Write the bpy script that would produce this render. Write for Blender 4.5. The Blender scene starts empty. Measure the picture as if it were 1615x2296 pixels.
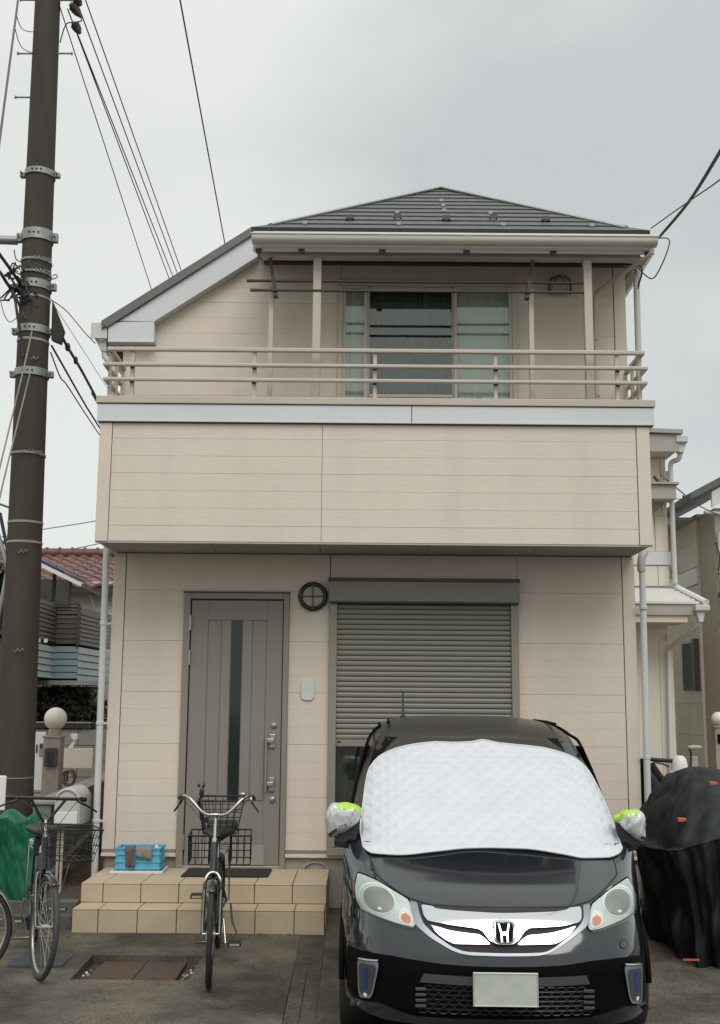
import bpy, bmesh, math, random
from mathutils import Vector, Matrix, noise
from mathutils.geometry import delaunay_2d_cdt
random.seed(7)
R = math.radians
SC = bpy.context.scene
COL = SC.collection

# ---------------------------------------------------------------- camera, sky, sun, exposure
cam_d = bpy.data.cameras.new('camera')
cam = bpy.data.objects.new('camera', cam_d); COL.objects.link(cam)
cam_d.sensor_fit = 'VERTICAL'; cam_d.sensor_height = 24.0
cam_d.lens = 24.0 * 2600.0 / 2296.0
cam_d.clip_start = 0.05; cam_d.clip_end = 2000
cam.matrix_world = Matrix.Translation((0, 0, 1.70)) @ Matrix.Rotation(R(90) + math.atan(442 / 2600.0), 4, 'X') @ Matrix.Rotation(R(0.46), 4, 'Z')
SC.camera = cam

SUN_EL, SUN_ROT = R(50), R(169)
world = bpy.data.worlds.new('World'); SC.world = world
world.use_nodes = True
wn = world.node_tree; wn.nodes.clear()
def wnode(t, **k):
    n = wn.nodes.new(t)
    for a, b in k.items(): setattr(n, a, b)
    return n
w_out = wnode('ShaderNodeOutputWorld'); w_bg = wnode('ShaderNodeBackground')
w_sky = wnode('ShaderNodeTexSky', sky_type='NISHITA', sun_disc=False)
w_sky.sun_elevation = SUN_EL; w_sky.sun_rotation = SUN_ROT
w_tc = wnode('ShaderNodeTexCoord')
w_map = wnode('ShaderNodeMapping'); w_map.inputs['Scale'].default_value = (1.0, 1.0, 2.2)
w_map.inputs['Location'].default_value = (0.35, 0.1, 0.62)
w_n1 = wnode('ShaderNodeTexNoise'); w_n1.inputs['Scale'].default_value = 2.1; w_n1.inputs['Detail'].default_value = 4; w_n1.inputs['Roughness'].default_value = 0.5
w_dot = wnode('ShaderNodeVectorMath', operation='DOT_PRODUCT'); w_dot.inputs[1].default_value = (0.2346, 0.8651, 0.4433)   # a heavier bank of cloud to the north east
w_p = wnode('ShaderNodeMapRange', interpolation_type='SMOOTHSTEP'); w_p.inputs['From Min'].default_value = 0.925; w_p.inputs['From Max'].default_value = 1.0
w_p.inputs['To Min'].default_value = -0.10; w_p.inputs['To Max'].default_value = 0.36
w_add = wnode('ShaderNodeMath', operation='SUBTRACT')
w_r1 = wnode('ShaderNodeValToRGB')
w_r1.color_ramp.elements[0].position = 0.20; w_r1.color_ramp.elements[0].color = (5.5, 5.8, 5.85, 1)
w_r1.color_ramp.elements[1].position = 0.58; w_r1.color_ramp.elements[1].color = (7.65, 7.85, 7.55, 1)
w_sep = wnode('ShaderNodeSeparateXYZ')
w_z = wnode('ShaderNodeMapRange'); w_z.inputs['From Min'].default_value = 0.45; w_z.inputs['From Max'].default_value = 1.0
w_z.inputs['To Min'].default_value = 1.0; w_z.inputs['To Max'].default_value = 1.25
w_mul = wnode('ShaderNodeVectorMath', operation='SCALE')
w_mix = wnode('ShaderNodeMix', data_type='RGBA'); w_mix.inputs['Factor'].default_value = 0.94
L = wn.links.new
L(w_tc.outputs['Generated'], w_map.inputs['Vector']); L(w_map.outputs['Vector'], w_n1.inputs['Vector'])
L(w_tc.outputs['Generated'], w_dot.inputs[0]); L(w_dot.outputs['Value'], w_p.inputs['Value']); L(w_n1.outputs['Fac'], w_add.inputs[0]); L(w_p.outputs['Result'], w_add.inputs[1]); L(w_add.outputs[0], w_r1.inputs['Fac']); L(w_tc.outputs['Generated'], w_sep.inputs['Vector'])
L(w_sep.outputs['Z'], w_z.inputs['Value'])
L(w_r1.outputs['Color'], w_mul.inputs[0]); L(w_z.outputs['Result'], w_mul.inputs['Scale'])
L(w_sky.outputs['Color'], w_mix.inputs['A']); L(w_mul.outputs['Vector'], w_mix.inputs['B'])
L(w_mix.outputs['Result'], w_bg.inputs['Color']); w_bg.inputs['Strength'].default_value = 0.1
L(w_bg.outputs['Background'], w_out.inputs['Surface'])

sun_d = bpy.data.lights.new('sun', 'SUN'); sun_d.energy = 1.5; sun_d.angle = R(38); sun_d.color = (1.0, 0.97, 0.92)
sun = bpy.data.objects.new('sun', sun_d); COL.objects.link(sun)
# the brightest part of the overcast is behind the camera, half way up
sun.rotation_euler = Vector((0.12, -0.62, 0.77)).to_track_quat('Z', 'Y').to_euler()

SC.view_settings.view_transform = 'Standard'; SC.view_settings.look = 'None'
SC.view_settings.exposure = 0.10; SC.view_settings.gamma = 1.0; SC.view_settings.use_curve_mapping = False
SC.render.engine = 'CYCLES'
SC.cycles.use_denoising = True
SC.cycles.max_bounces = 8

# ---------------------------------------------------------------- materials
def mat(name, col, rough=0.6, metal=0.0, var=0.12, vs=3.0, stretch=(1, 1, 1), bump=0.0, bs=60.0, bstretch=None, spec=0.5,
        coat=0.0, stain=0.0, stain_col=(0.05, 0.04, 0.03), stain_scale=1.3, rvar=0.0, grit=0.0, gs=220.0, sstretch=None):
    m = bpy.data.materials.new(name); m.use_nodes = True
    nt = m.node_tree; b = nt.nodes['Principled BSDF']; ln = nt.links.new
    b.inputs['Roughness'].default_value = rough; b.inputs['Metallic'].default_value = metal
    b.inputs['Specular IOR Level'].default_value = spec; b.inputs['Coat Weight'].default_value = coat
    b.inputs['Coat Roughness'].default_value = 0.04
    tc = nt.nodes.new('ShaderNodeTexCoord')
    mp = nt.nodes.new('ShaderNodeMapping'); mp.inputs['Scale'].default_value = stretch
    ln(tc.outputs['Object'], mp.inputs['Vector'])
    n = nt.nodes.new('ShaderNodeTexNoise'); n.inputs['Scale'].default_value = vs; n.inputs['Detail'].default_value = 6; n.inputs['Roughness'].default_value = 0.6
    ln(mp.outputs['Vector'], n.inputs['Vector'])
    mr = nt.nodes.new('ShaderNodeMapRange'); mr.inputs['From Min'].default_value = 0.25; mr.inputs['From Max'].default_value = 0.75
    mr.inputs['To Min'].default_value = 1 - var; mr.inputs['To Max'].default_value = 1 + var
    ln(n.outputs['Fac'], mr.inputs['Value'])
    sc = nt.nodes.new('ShaderNodeVectorMath'); sc.operation = 'SCALE'; sc.inputs[0].default_value = col[:3]
    ln(mr.outputs['Result'], sc.inputs['Scale'])
    out = sc.outputs['Vector']
    if stain:
        n2 = nt.nodes.new('ShaderNodeTexNoise'); n2.inputs['Scale'].default_value = stain_scale; n2.inputs['Detail'].default_value = 8; n2.inputs['Roughness'].default_value = 0.68
        mps = nt.nodes.new('ShaderNodeMapping'); mps.inputs['Scale'].default_value = sstretch or (1, 1, 1)
        ln(tc.outputs['Object'], mps.inputs['Vector']); ln(mps.outputs['Vector'], n2.inputs['Vector'])
        m2 = nt.nodes.new('ShaderNodeMapRange'); m2.inputs['From Min'].default_value = 0.40; m2.inputs['From Max'].default_value = 0.62
        m2.inputs['To Min'].default_value = 0; m2.inputs['To Max'].default_value = stain
        ln(n2.outputs['Fac'], m2.inputs['Value'])
        mx = nt.nodes.new('ShaderNodeMix'); mx.data_type = 'RGBA'; mx.inputs['B'].default_value = (*stain_col, 1)
        ln(m2.outputs['Result'], mx.inputs['Factor']); ln(out, mx.inputs['A']); out = mx.outputs['Result']
    if grit:
        n4 = nt.nodes.new('ShaderNodeTexNoise'); n4.inputs['Scale'].default_value = gs; n4.inputs['Detail'].default_value = 3
        ln(tc.outputs['Object'], n4.inputs['Vector'])
        m4 = nt.nodes.new('ShaderNodeMapRange'); m4.inputs['From Min'].default_value = 0.3; m4.inputs['From Max'].default_value = 0.7
        m4.inputs['To Min'].default_value = 1 - grit; m4.inputs['To Max'].default_value = 1 + grit
        s4 = nt.nodes.new('ShaderNodeVectorMath'); s4.operation = 'SCALE'
        ln(n4.outputs['Fac'], m4.inputs['Value']); ln(out, s4.inputs[0]); ln(m4.outputs['Result'], s4.inputs['Scale']); out = s4.outputs['Vector']
    ln(out, b.inputs['Base Color'])
    if rvar:
        m3 = nt.nodes.new('ShaderNodeMapRange'); m3.inputs['From Min'].default_value = 0.3; m3.inputs['From Max'].default_value = 0.7
        m3.inputs['To Min'].default_value = max(0.02, rough - rvar); m3.inputs['To Max'].default_value = min(1, rough + rvar)
        ln(n.outputs['Fac'], m3.inputs['Value']); ln(m3.outputs['Result'], b.inputs['Roughness'])
    if bump:
        mp2 = nt.nodes.new('ShaderNodeMapping'); mp2.inputs['Scale'].default_value = bstretch or stretch
        ln(tc.outputs['Object'], mp2.inputs['Vector'])
        n3 = nt.nodes.new('ShaderNodeTexNoise'); n3.inputs['Scale'].default_value = bs; n3.inputs['Detail'].default_value = 4
        ln(mp2.outputs['Vector'], n3.inputs['Vector'])
        bp = nt.nodes.new('ShaderNodeBump'); bp.inputs['Strength'].default_value = bump; bp.inputs['Distance'].default_value = 0.01
        ln(n3.outputs['Fac'], bp.inputs['Height']); ln(bp.outputs['Normal'], b.inputs['Normal'])
    return m

def glass(name, tint=(0.8, 0.85, 0.85), refl=0.12, rough=0.02):
    m = bpy.data.materials.new(name); m.use_nodes = True
    nt = m.node_tree; nt.nodes.clear(); ln = nt.links.new
    o = nt.nodes.new('ShaderNodeOutputMaterial'); mx = nt.nodes.new('ShaderNodeMixShader')
    t = nt.nodes.new('ShaderNodeBsdfTransparent'); t.inputs['Color'].default_value = (*tint, 1)
    g = nt.nodes.new('ShaderNodeBsdfGlossy'); g.inputs['Roughness'].default_value = rough; g.inputs['Color'].default_value = (0.90, 0.93, 0.90, 1)
    lw = nt.nodes.new('ShaderNodeLayerWeight'); lw.inputs['Blend'].default_value = 0.25
    mr = nt.nodes.new('ShaderNodeMapRange'); mr.inputs['To Min'].default_value = refl; mr.inputs['To Max'].default_value = 0.9
    ln(lw.outputs['Fresnel'], mr.inputs['Value']); ln(mr.outputs['Result'], mx.inputs['Fac'])
    ln(t.outputs['BSDF'], mx.inputs[1]); ln(g.outputs['BSDF'], mx.inputs[2]); ln(mx.outputs['Shader'], o.inputs['Surface'])
    return m

def sheen_grid(m, scale, strength, rot=45):
    """adds a quilted relief (two crossed waves) to a material"""
    nt = m.node_tree; ln = nt.links.new; b = nt.nodes['Principled BSDF']
    tc = nt.nodes.new('ShaderNodeTexCoord'); hs = []
    for a in (rot, -rot):
        mp = nt.nodes.new('ShaderNodeMapping'); mp.vector_type = 'TEXTURE'; mp.inputs['Rotation'].default_value = (0, 0, R(a))
        w = nt.nodes.new('ShaderNodeTexWave'); w.inputs['Scale'].default_value = scale; w.bands_direction = 'X'; w.inputs['Distortion'].default_value = 0.5
        ln(tc.outputs['UV'], mp.inputs['Vector']); ln(mp.outputs['Vector'], w.inputs['Vector']); hs.append(w)
    mm = nt.nodes.new('ShaderNodeMath'); mm.operation = 'MINIMUM'
    ln(hs[0].outputs['Fac'], mm.inputs[0]); ln(hs[1].outputs['Fac'], mm.inputs[1])
    bp = nt.nodes.new('ShaderNodeBump'); bp.inputs['Strength'].default_value = strength; bp.inputs['Distance'].default_value = 0.012
    ln(mm.outputs[0], bp.inputs['Height']); ln(bp.outputs['Normal'], b.inputs['Normal'])

M = {}
M['siding'] = mat('siding', (0.68, 0.598, 0.512), 0.62, var=0.035, vs=9, stretch=(0.25, 1, 9), bump=0.22, bs=22, bstretch=(0.35, 1, 14), stain=0.13, stain_col=(0.38, 0.315, 0.245), stain_scale=1.2, sstretch=(2.2, 1, 0.35))
M['trim'] = mat('siding_trim', (0.67, 0.588, 0.505), 0.5, var=0.04, stain=0.08, stain_col=(0.3, 0.25, 0.2))
M['joint'] = mat('joint_shadow', (0.26, 0.21, 0.165), 0.8, var=0.05)
M['fascia'] = mat('white_fascia', (0.625, 0.642, 0.655), 0.4, var=0.03, stain=0.06, stain_col=(0.4, 0.4, 0.38))
M['soffit'] = mat('grey_soffit', (0.42, 0.40, 0.36), 0.7, var=0.08, stain=0.2, stain_col=(0.2, 0.18, 0.15))
M['alu'] = mat('beige_aluminium', (0.50, 0.455, 0.385), 0.38, metal=0.0, var=0.05, stain=0.10, stain_col=(0.3, 0.26, 0.2), stain_scale=4)
M['gutter'] = mat('cream_gutter', (0.66, 0.62, 0.54), 0.4, var=0.06, stain=0.18, stain_col=(0.32, 0.28, 0.22), stain_scale=3)
M['pvc'] = mat('grey_pvc', (0.57, 0.59, 0.58), 0.42, var=0.05, stain=0.12, stain_col=(0.3, 0.29, 0.26), stain_scale=3)
M['slate'] = mat('dark_slate', (0.105, 0.112, 0.108), 0.6, var=0.25, vs=12, bump=0.3, bs=50)
M['verge'] = mat('verge_metal', (0.13, 0.138, 0.128), 0.45, var=0.1)
M['rwall'] = mat('weathered_grey_concrete', (0.185, 0.178, 0.165), 0.85, var=0.2, vs=5, bump=0.3, bs=60, stain=0.4, stain_col=(0.12, 0.115, 0.105))
M['ridge'] = mat('ridge_metal', (0.34, 0.36, 0.34), 0.45, var=0.1)
M['dark'] = mat('dark_gap', (0.03, 0.028, 0.025), 0.8)
M['bracket'] = mat('bracket_brown', (0.06, 0.05, 0.045), 0.5)
M['canopy'] = mat('canopy_sheet', (0.16, 0.13, 0.10), 0.4, var=0.1)
M['frame'] = mat('window_frame', (0.50, 0.45, 0.37), 0.35, var=0.04)
M['door'] = mat('grey_door', (0.23, 0.209, 0.188), 0.42, var=0.06, vs=6, stretch=(6, 1, 0.4), bump=0.06, bs=30, bstretch=(12, 1, 0.4))
M['doorframe'] = mat('door_frame', (0.25, 0.22, 0.185), 0.4, var=0.05)
M['dglass'] = mat('door_glass', (0.012, 0.022, 0.022), 0.08, var=0.1)
M['steel'] = mat('satin_steel', (0.42, 0.38, 0.35), 0.35, metal=0.7, var=0.05)
M['shutter'] = mat('shutter_slat', (0.205, 0.196, 0.167), 0.42, var=0.05)
M['shutbox'] = mat('shutter_box', (0.22, 0.208, 0.175), 0.45, var=0.06)
M['shutframe'] = mat('shutter_frame', (0.27, 0.245, 0.205), 0.42, var=0.05)
M['pane'] = glass('window_glass', (0.82, 0.86, 0.83), 0.065, 0.03)
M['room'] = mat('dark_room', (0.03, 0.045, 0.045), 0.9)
M['curtain'] = mat('lace_curtain', (0.80, 0.81, 0.77), 0.9, var=0.1, vs=4, stretch=(9, 1, 0.3))
M['dcurtain'] = mat('dark_curtain', (0.10, 0.125, 0.115), 0.9, var=0.3, vs=4, stretch=(9, 1, 0.3))
M['plinth'] = mat('foundation_concrete', (0.34, 0.31, 0.27), 0.85, var=0.18, vs=7, bump=0.4, bs=60, stain=0.35, stain_col=(0.14, 0.12, 0.09))
M['black'] = mat('black_plastic', (0.016, 0.016, 0.017), 0.42, var=0.1)
M['lampglass'] = mat('dull_lamp_glass', (0.33, 0.32, 0.24), 0.35, var=0.2)
M['plate_w'] = mat('pale_plate', (0.60, 0.63, 0.60), 0.45, var=0.06)
M['tile'] = mat('ochre_tile', (0.52, 0.43, 0.30), 0.55, var=0.10, vs=14, bump=0.12, bs=90, stain=0.28, stain_col=(0.37, 0.29, 0.185), stain_scale=3.5, rvar=0.12)
M['grout'] = mat('tile_grout', (0.11, 0.085, 0.055), 0.9, var=0.2)
M['concrete'] = mat('yard_concrete', (0.150, 0.130, 0.098), 0.70, var=0.38, vs=2.6, bump=0.8, bs=120, stain=0.93, stain_col=(0.034, 0.028, 0.021), stain_scale=0.9, rvar=0.28, grit=0.48, gs=75)
M['mortar'] = mat('dark_mortar', (0.070, 0.060, 0.046), 0.9, var=0.35, vs=6, bump=0.7, bs=60, stain=0.5, stain_col=(0.11, 0.095, 0.075), stain_scale=3)
M['grit'] = mat('grit', (0.13, 0.115, 0.09), 0.9, var=0.5, vs=40)
M['ground'] = mat('packed_ground', (0.10, 0.09, 0.075), 0.9, var=0.3, vs=1.5, bump=0.4, bs=40)
M['soil'] = mat('brown_soil', (0.075, 0.048, 0.028), 0.95, var=0.4, vs=18, bump=0.9, bs=60)
M['rust'] = mat('rusty_plate', (0.072, 0.050, 0.040), 0.62, var=0.4, vs=14, bump=0.7, bs=60, stain=0.6, stain_col=(0.11, 0.055, 0.028), stain_scale=5, rvar=0.15)
M['pole'] = mat('concrete_pole', (0.058, 0.049, 0.039), 0.85, var=0.15, vs=4, stretch=(3, 3, 0.4), bump=0.25, bs=80, stain=0.5, stain_col=(0.032, 0.024, 0.020), stain_scale=1.6, grit=0.22, gs=120, sstretch=(2, 2, 0.3))
M['galv'] = mat('galvanised', (0.31, 0.33, 0.325), 0.45, metal=0.55, var=0.12, stain=0.3, stain_col=(0.2, 0.17, 0.12), stain_scale=8)
M['rope'] = mat('faded_strap', (0.25, 0.215, 0.18), 0.8, var=0.2)
M['bandg'] = mat('dull_band', (0.30, 0.275, 0.245), 0.7, var=0.2)
M['cable'] = mat('black_cable', (0.028, 0.026, 0.026), 0.55)
M['cableg'] = mat('grey_cable', (0.10, 0.10, 0.105), 0.6)
M['paint'] = mat('black_car_paint', (0.009, 0.0125, 0.0185), 0.10, var=0.05, coat=1.0)
M['roofpaint'] = mat('dusty_black_roof', (0.045, 0.042, 0.037), 0.42, var=0.25, vs=8, coat=0.35)
M['carglass'] = mat('car_glass', (0.006, 0.008, 0.009), 0.06, spec=0.6)
M['trimblk'] = mat('matt_black_trim', (0.0035, 0.0035, 0.004), 0.5, var=0.2, spec=0.06)
M['greytrim'] = mat('grey_bumper_bar', (0.045, 0.052, 0.055), 0.45)
M['chrome'] = mat('chrome', (0.66, 0.68, 0.70), 0.08, metal=1.0, var=0.02)
M['silvertrim'] = mat('silver_trim', (0.30, 0.325, 0.36), 0.3, metal=0.6, var=0.03)
M['hl_base'] = mat('headlight_bowl', (0.58, 0.64, 0.63), 0.2, metal=0.15, var=0.22, vs=11)
M['hl_rim'] = mat('headlight_rim', (0.80, 0.83, 0.80), 0.2)
M['hl_refl'] = mat('headlight_reflector', (0.27, 0.285, 0.265), 0.35, metal=0.3, var=0.15, vs=10)
M['amber'] = mat('amber_lamp', (0.68, 0.21, 0.09), 0.3, var=0.2, vs=40)
M['lens'] = glass('headlight_lens', (0.95, 0.97, 0.96), 0.09)
M['blue'] = mat('blue_lamp', (0.015, 0.035, 0.16), 0.2)
M['plate'] = mat('number_plate', (0.50, 0.53, 0.48), 0.4, var=0.05, vs=9, stain=0.55, stain_col=(0.34, 0.37, 0.34), stain_scale=9)
M['shade'] = mat('quilted_white_fabric', (0.60, 0.62, 0.665), 0.55, var=0.05, vs=5); sheen_grid(M['shade'], 4.2, 0.55)
M['silverfab'] = mat('silver_fabric', (0.58, 0.60, 0.61), 0.32, metal=0.4, var=0.12, vs=12, bump=0.5, bs=26)
M['neon'] = mat('neon_yellow_fabric', (0.38, 0.70, 0.05), 0.5, var=0.1, vs=12)
M['forksteel'] = mat('dull_fork_steel', (0.13, 0.13, 0.125), 0.3, metal=0.8, var=0.1)
M['bikeblk'] = mat('bike_black_paint', (0.014, 0.018, 0.018), 0.3, coat=0.5)
M['bikegrn'] = mat('bike_dark_green_paint', (0.02, 0.035, 0.032), 0.3, coat=0.5)
M['bikesil'] = mat('bike_silver', (0.46, 0.46, 0.43), 0.22, metal=0.85, var=0.05)
M['tyre'] = mat('tyre_rubber', (0.022, 0.022, 0.021), 0.75, var=0.2, vs=20)
M['tyreg'] = mat('tyre_side', (0.05, 0.055, 0.055), 0.75, var=0.2, vs=20)
M['wire'] = mat('dark_basket_wire', (0.03, 0.033, 0.03), 0.4, metal=0.3)
M['saddle'] = mat('saddle_vinyl', (0.022, 0.02, 0.022), 0.45)
M['reflex'] = mat('pedal_reflector', (0.40, 0.38, 0.30), 0.3)
M['bluebox'] = mat('blue_plastic', (0.11, 0.42, 0.62), 0.4, var=0.1)
M['cloth'] = mat('grey_cloth', (0.24, 0.22, 0.19), 0.9, var=0.2, vs=12, bump=0.4, bs=40)
M['clothbrn'] = mat('brown_cloth', (0.13, 0.10, 0.085), 0.95, var=0.3, vs=25, bump=0.5, bs=70)
M['whitep'] = mat('white_plastic', (0.70, 0.71, 0.69), 0.4, var=0.05)
M['matblk'] = mat('rubber_doormat', (0.022, 0.020, 0.018), 0.95, var=0.3, vs=30, bump=0.8, bs=140)
M['board'] = mat('pale_grey_board', (0.30, 0.285, 0.24), 0.7, var=0.05)
M['globe'] = mat('opal_globe', (0.74, 0.72, 0.62), 0.35, var=0.04, stain=0.1, stain_col=(0.5, 0.46, 0.36))
M['stucco'] = mat('pinkish_stucco', (0.35, 0.295, 0.25), 0.9, var=0.12, vs=9, bump=0.6, bs=130)
M['galvbox'] = mat('mailbox_grey', (0.47, 0.47, 0.44), 0.45, var=0.06)
M['cmu'] = mat('concrete_block', (0.13, 0.12, 0.105), 0.9, var=0.2, vs=6, bump=0.5, bs=70, stain=0.4, stain_col=(0.07, 0.065, 0.055))
M['cmuL'] = mat('tan_block', (0.27, 0.25, 0.215), 0.9, var=0.15, vs=6, bump=0.5, bs=70)
M['green'] = mat('green_tarpaulin', (0.005, 0.120, 0.058), 0.45, var=0.35, vs=6, bump=0.6, bs=14)
M['redtile'] = mat('red_roof_tile', (0.13, 0.058, 0.048), 0.5, var=0.35, vs=5)
M['plaster'] = mat('white_plaster', (0.58, 0.56, 0.50), 0.85, var=0.06)
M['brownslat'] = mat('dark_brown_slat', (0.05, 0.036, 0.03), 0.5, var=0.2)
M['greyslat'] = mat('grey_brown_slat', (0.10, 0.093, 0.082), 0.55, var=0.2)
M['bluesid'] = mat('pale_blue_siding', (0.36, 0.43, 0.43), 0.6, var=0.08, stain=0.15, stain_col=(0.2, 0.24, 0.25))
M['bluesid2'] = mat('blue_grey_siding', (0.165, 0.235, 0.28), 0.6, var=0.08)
M['solar'] = mat('solar_panel', (0.03, 0.055, 0.10), 0.25)
M['orange'] = mat('terracotta_wall', (0.36, 0.19, 0.11), 0.9, var=0.08)
M['nbwall'] = mat('cream_neighbour_siding', (0.68, 0.63, 0.54), 0.7, var=0.06, vs=6, stretch=(8, 1, 0.3))
M['nbwall2'] = mat('olive_neighbour_wall', (0.70, 0.675, 0.60), 0.75, var=0.12, vs=3, stain=0.3, stain_col=(0.56, 0.54, 0.47))
M['brick'] = mat('brown_brick', (0.46, 0.43, 0.365), 0.85, var=0.3, vs=16, stretch=(1, 1, 4), bump=0.5, bs=40)
M['whiteroof'] = mat('white_metal_roof', (0.68, 0.68, 0.65), 0.4, var=0.05)
M['cover'] = mat('black_cover_fabric', (0.016, 0.0195, 0.0225), 0.66, var=0.3, vs=5, bump=0.35, bs=300, spec=0.4)
M['coverblk'] = mat('black_cover_skirt', (0.009, 0.011, 0.013), 0.62, var=0.3, vs=5, bump=0.35, bs=300, spec=0.35)
M['orangetag'] = mat('orange_buckle', (0.55, 0.09, 0.04), 0.5)
M['hose'] = mat('purple_hose', (0.10, 0.05, 0.07), 0.5)
M['teal'] = mat('teal_crate', (0.03, 0.12, 0.13), 0.5)
M['leaf'] = mat('dark_foliage', (0.03, 0.045, 0.022), 0.7, var=0.4, vs=8)
M['bluepaint'] = mat('faded_blue_plate', (0.055, 0.070, 0.085), 0.7, var=0.25, vs=8, stain=0.5, stain_col=(0.10, 0.09, 0.075))

# ---------------------------------------------------------------- mesh helpers
ORG = {}
class MB:
    def __init__(s): s.v = []; s.f = []
    def add(s, v, f):
        k = len(s.v); s.v += [tuple(p) for p in v]; s.f += [tuple(i + k for i in q) for q in f]; return s
    def box(s, x0, x1, y0, y1, z0, z1):
        v = [(x0, y0, z0), (x1, y0, z0), (x1, y1, z0), (x0, y1, z0), (x0, y0, z1), (x1, y0, z1), (x1, y1, z1), (x0, y1, z1)]
        return s.add(v, [(0, 3, 2, 1), (4, 5, 6, 7), (0, 1, 5, 4), (1, 2, 6, 5), (2, 3, 7, 6), (3, 0, 4, 7)])
    def prism(s, a, b):
        """two matching rings of points, capped"""
        n = len(a)
        return s.add(list(a) + list(b), [tuple(range(n))[::-1], tuple(range(n, 2 * n))] + [(i, (i + 1) % n, n + (i + 1) % n, n + i) for i in range(n)])
    def xz(s, poly, y0, y1): return s.prism([(x, y0, z) for x, z in poly], [(x, y1, z) for x, z in poly])
    def yz(s, poly, x0, x1): return s.prism([(x0, y, z) for y, z in poly], [(x1, y, z) for y, z in poly])
    def xy(s, poly, z0, z1): return s.prism([(x, y, z0) for x, y in poly], [(x, y, z1) for x, y in poly])
    def tube(s, pts, r, n=8, closed=False, flat=1.0):
        pts = [Vector(p) for p in pts]; m = len(pts)
        rs = r if isinstance(r, (list, tuple)) else [r] * m
        tang = []
        for i in range(m):
            a = pts[(i - 1) % m] if (closed or i) else pts[i]; b = pts[(i + 1) % m] if (closed or i < m - 1) else pts[i]
            t = (b - a); tang.append(t.normalized() if t.length > 1e-9 else Vector((0, 0, 1)))
        up = Vector((0, 0, 1)) if abs(tang[0].z) < 0.9 else Vector((1, 0, 0))
        u = (up - tang[0] * up.dot(tang[0])).normalized(); V = []
        for i in range(m):
            u = (u - tang[i] * u.dot(tang[i])).normalized(); w = tang[i].cross(u)
            for k in range(n):
                a = 2 * math.pi * k / n
                V.append(pts[i] + u * (math.cos(a) * rs[i] * flat) + w * (math.sin(a) * rs[i]))
        F = []
        for i in range(m if closed else m - 1):
            j = (i + 1) % m
            F += [(i * n + k, i * n + (k + 1) % n, j * n + (k + 1) % n, j * n + k) for k in range(n)]
        if not closed: F += [tuple(range(n))[::-1], tuple(range((m - 1) * n, m * n))]
        return s.add(V, F)
    def lathe(s, prof, c=(0, 0, 0), n=24, axis='z'):
        V = []; m = len(prof)
        for r, h in prof:
            for k in range(n):
                a = 2 * math.pi * k / n; x, y = r * math.cos(a), r * math.sin(a)
                p = {'z': (x, y, h), 'y': (x, h, y), 'x': (h, x, y)}[axis]
                V.append((c[0] + p[0], c[1] + p[1], c[2] + p[2]))
        F = [(i * n + k, i * n + (k + 1) % n, (i + 1) * n + (k + 1) % n, (i + 1) * n + k) for i in range(m - 1) for k in range(n)]
        F += [tuple(range(n))[::-1], tuple(range((m - 1) * n, m * n))]
        return s.add(V, F)
    def ball(s, c, r, n=20, m=12, sq=(1, 1, 1)):
        k0 = len(s.v)
        s.lathe([(max(1e-4, r * math.sin(math.pi * i / m)), -r * math.cos(math.pi * i / m)) for i in range(m + 1)], (0, 0, 0), n)
        for i in range(k0, len(s.v)):
            x, y, z = s.v[i]; s.v[i] = (c[0] + x * sq[0], c[1] + y * sq[1], c[2] + z * sq[2])
        return s
    def grid(s, fn, nu, nv, wrap=False):
        V = [fn(i / nu, j / nv) for j in range(nv + 1) for i in range(nu + (0 if wrap else 1))]
        w = nu if wrap else nu + 1
        return s.add(V, [(j * w + i, j * w + (i + 1) % w, (j + 1) * w + (i + 1) % w, (j + 1) * w + i) for j in range(nv) for i in range(nu)])
    def slab(s, q, off):
        """polygon of 3-D points thickened by the vector off"""
        return s.prism(q, [tuple(Vector(p) + Vector(off)) for p in q])
    def xf(s, mtx):
        s.v = [tuple(mtx @ Vector(p)) for p in s.v]; return s

def link(o, parent=None, org=None):
    COL.objects.link(o)
    if parent is not None: o.parent = parent
    ORG[o.name] = Vector(org) if org is not None else (ORG[parent.name].copy() if parent is not None else Vector((0, 0, 0)))
    return o
def props(o, label=None, cat=None, group=None, kind=None):
    for k, v in (('label', label), ('category', cat), ('group', group), ('kind', kind)):
        if v: o[k] = v
    return o
def thing(name, label, cat, loc=(0, 0, 0), rz=0.0, group=None, local=False):
    o = bpy.data.objects.new(name, None); o.empty_display_size = 0.1
    o.location = loc; o.rotation_euler = (0, 0, rz)
    link(o, None, (0, 0, 0) if local else loc)
    return props(o, label, cat, group)
def obj(name, mb, m, parent=None, smooth=None, bev=0.0, solid=0.0, label=None, at=None, fix=True, uv=None, bseg=2):
    me = bpy.data.meshes.new(name)
    org = ORG[parent.name] if parent is not None else Vector(at or (0, 0, 0))
    me.from_pydata([tuple(Vector(p) - org) for p in mb.v], [], mb.f)
    if fix:
        bm = bmesh.new(); bm.from_mesh(me); bmesh.ops.recalc_face_normals(bm, faces=bm.faces); bm.to_mesh(me); bm.free()
    if uv is not None:
        lay = me.uv_layers.new(name='UVMap')
        for lp in me.loops: lay.data[lp.index].uv = uv[lp.vertex_index]
    me.materials.append(m)
    if smooth is not None:
        me.shade_smooth()
        if smooth < 180: me.set_sharp_from_angle(angle=R(smooth))
    o = bpy.data.objects.new(name, me); link(o, parent, org)
    if parent is None and at: o.location = at
    if bev:
        b = o.modifiers.new('bevel', 'BEVEL'); b.width = bev; b.segments = bseg; b.limit_method = 'ANGLE'; b.angle_limit = R(35)
    if solid:
        sm = o.modifiers.new('solid', 'SOLIDIFY'); sm.thickness = solid; sm.offset = -1
    if label: o['label'] = label
    return o
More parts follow.
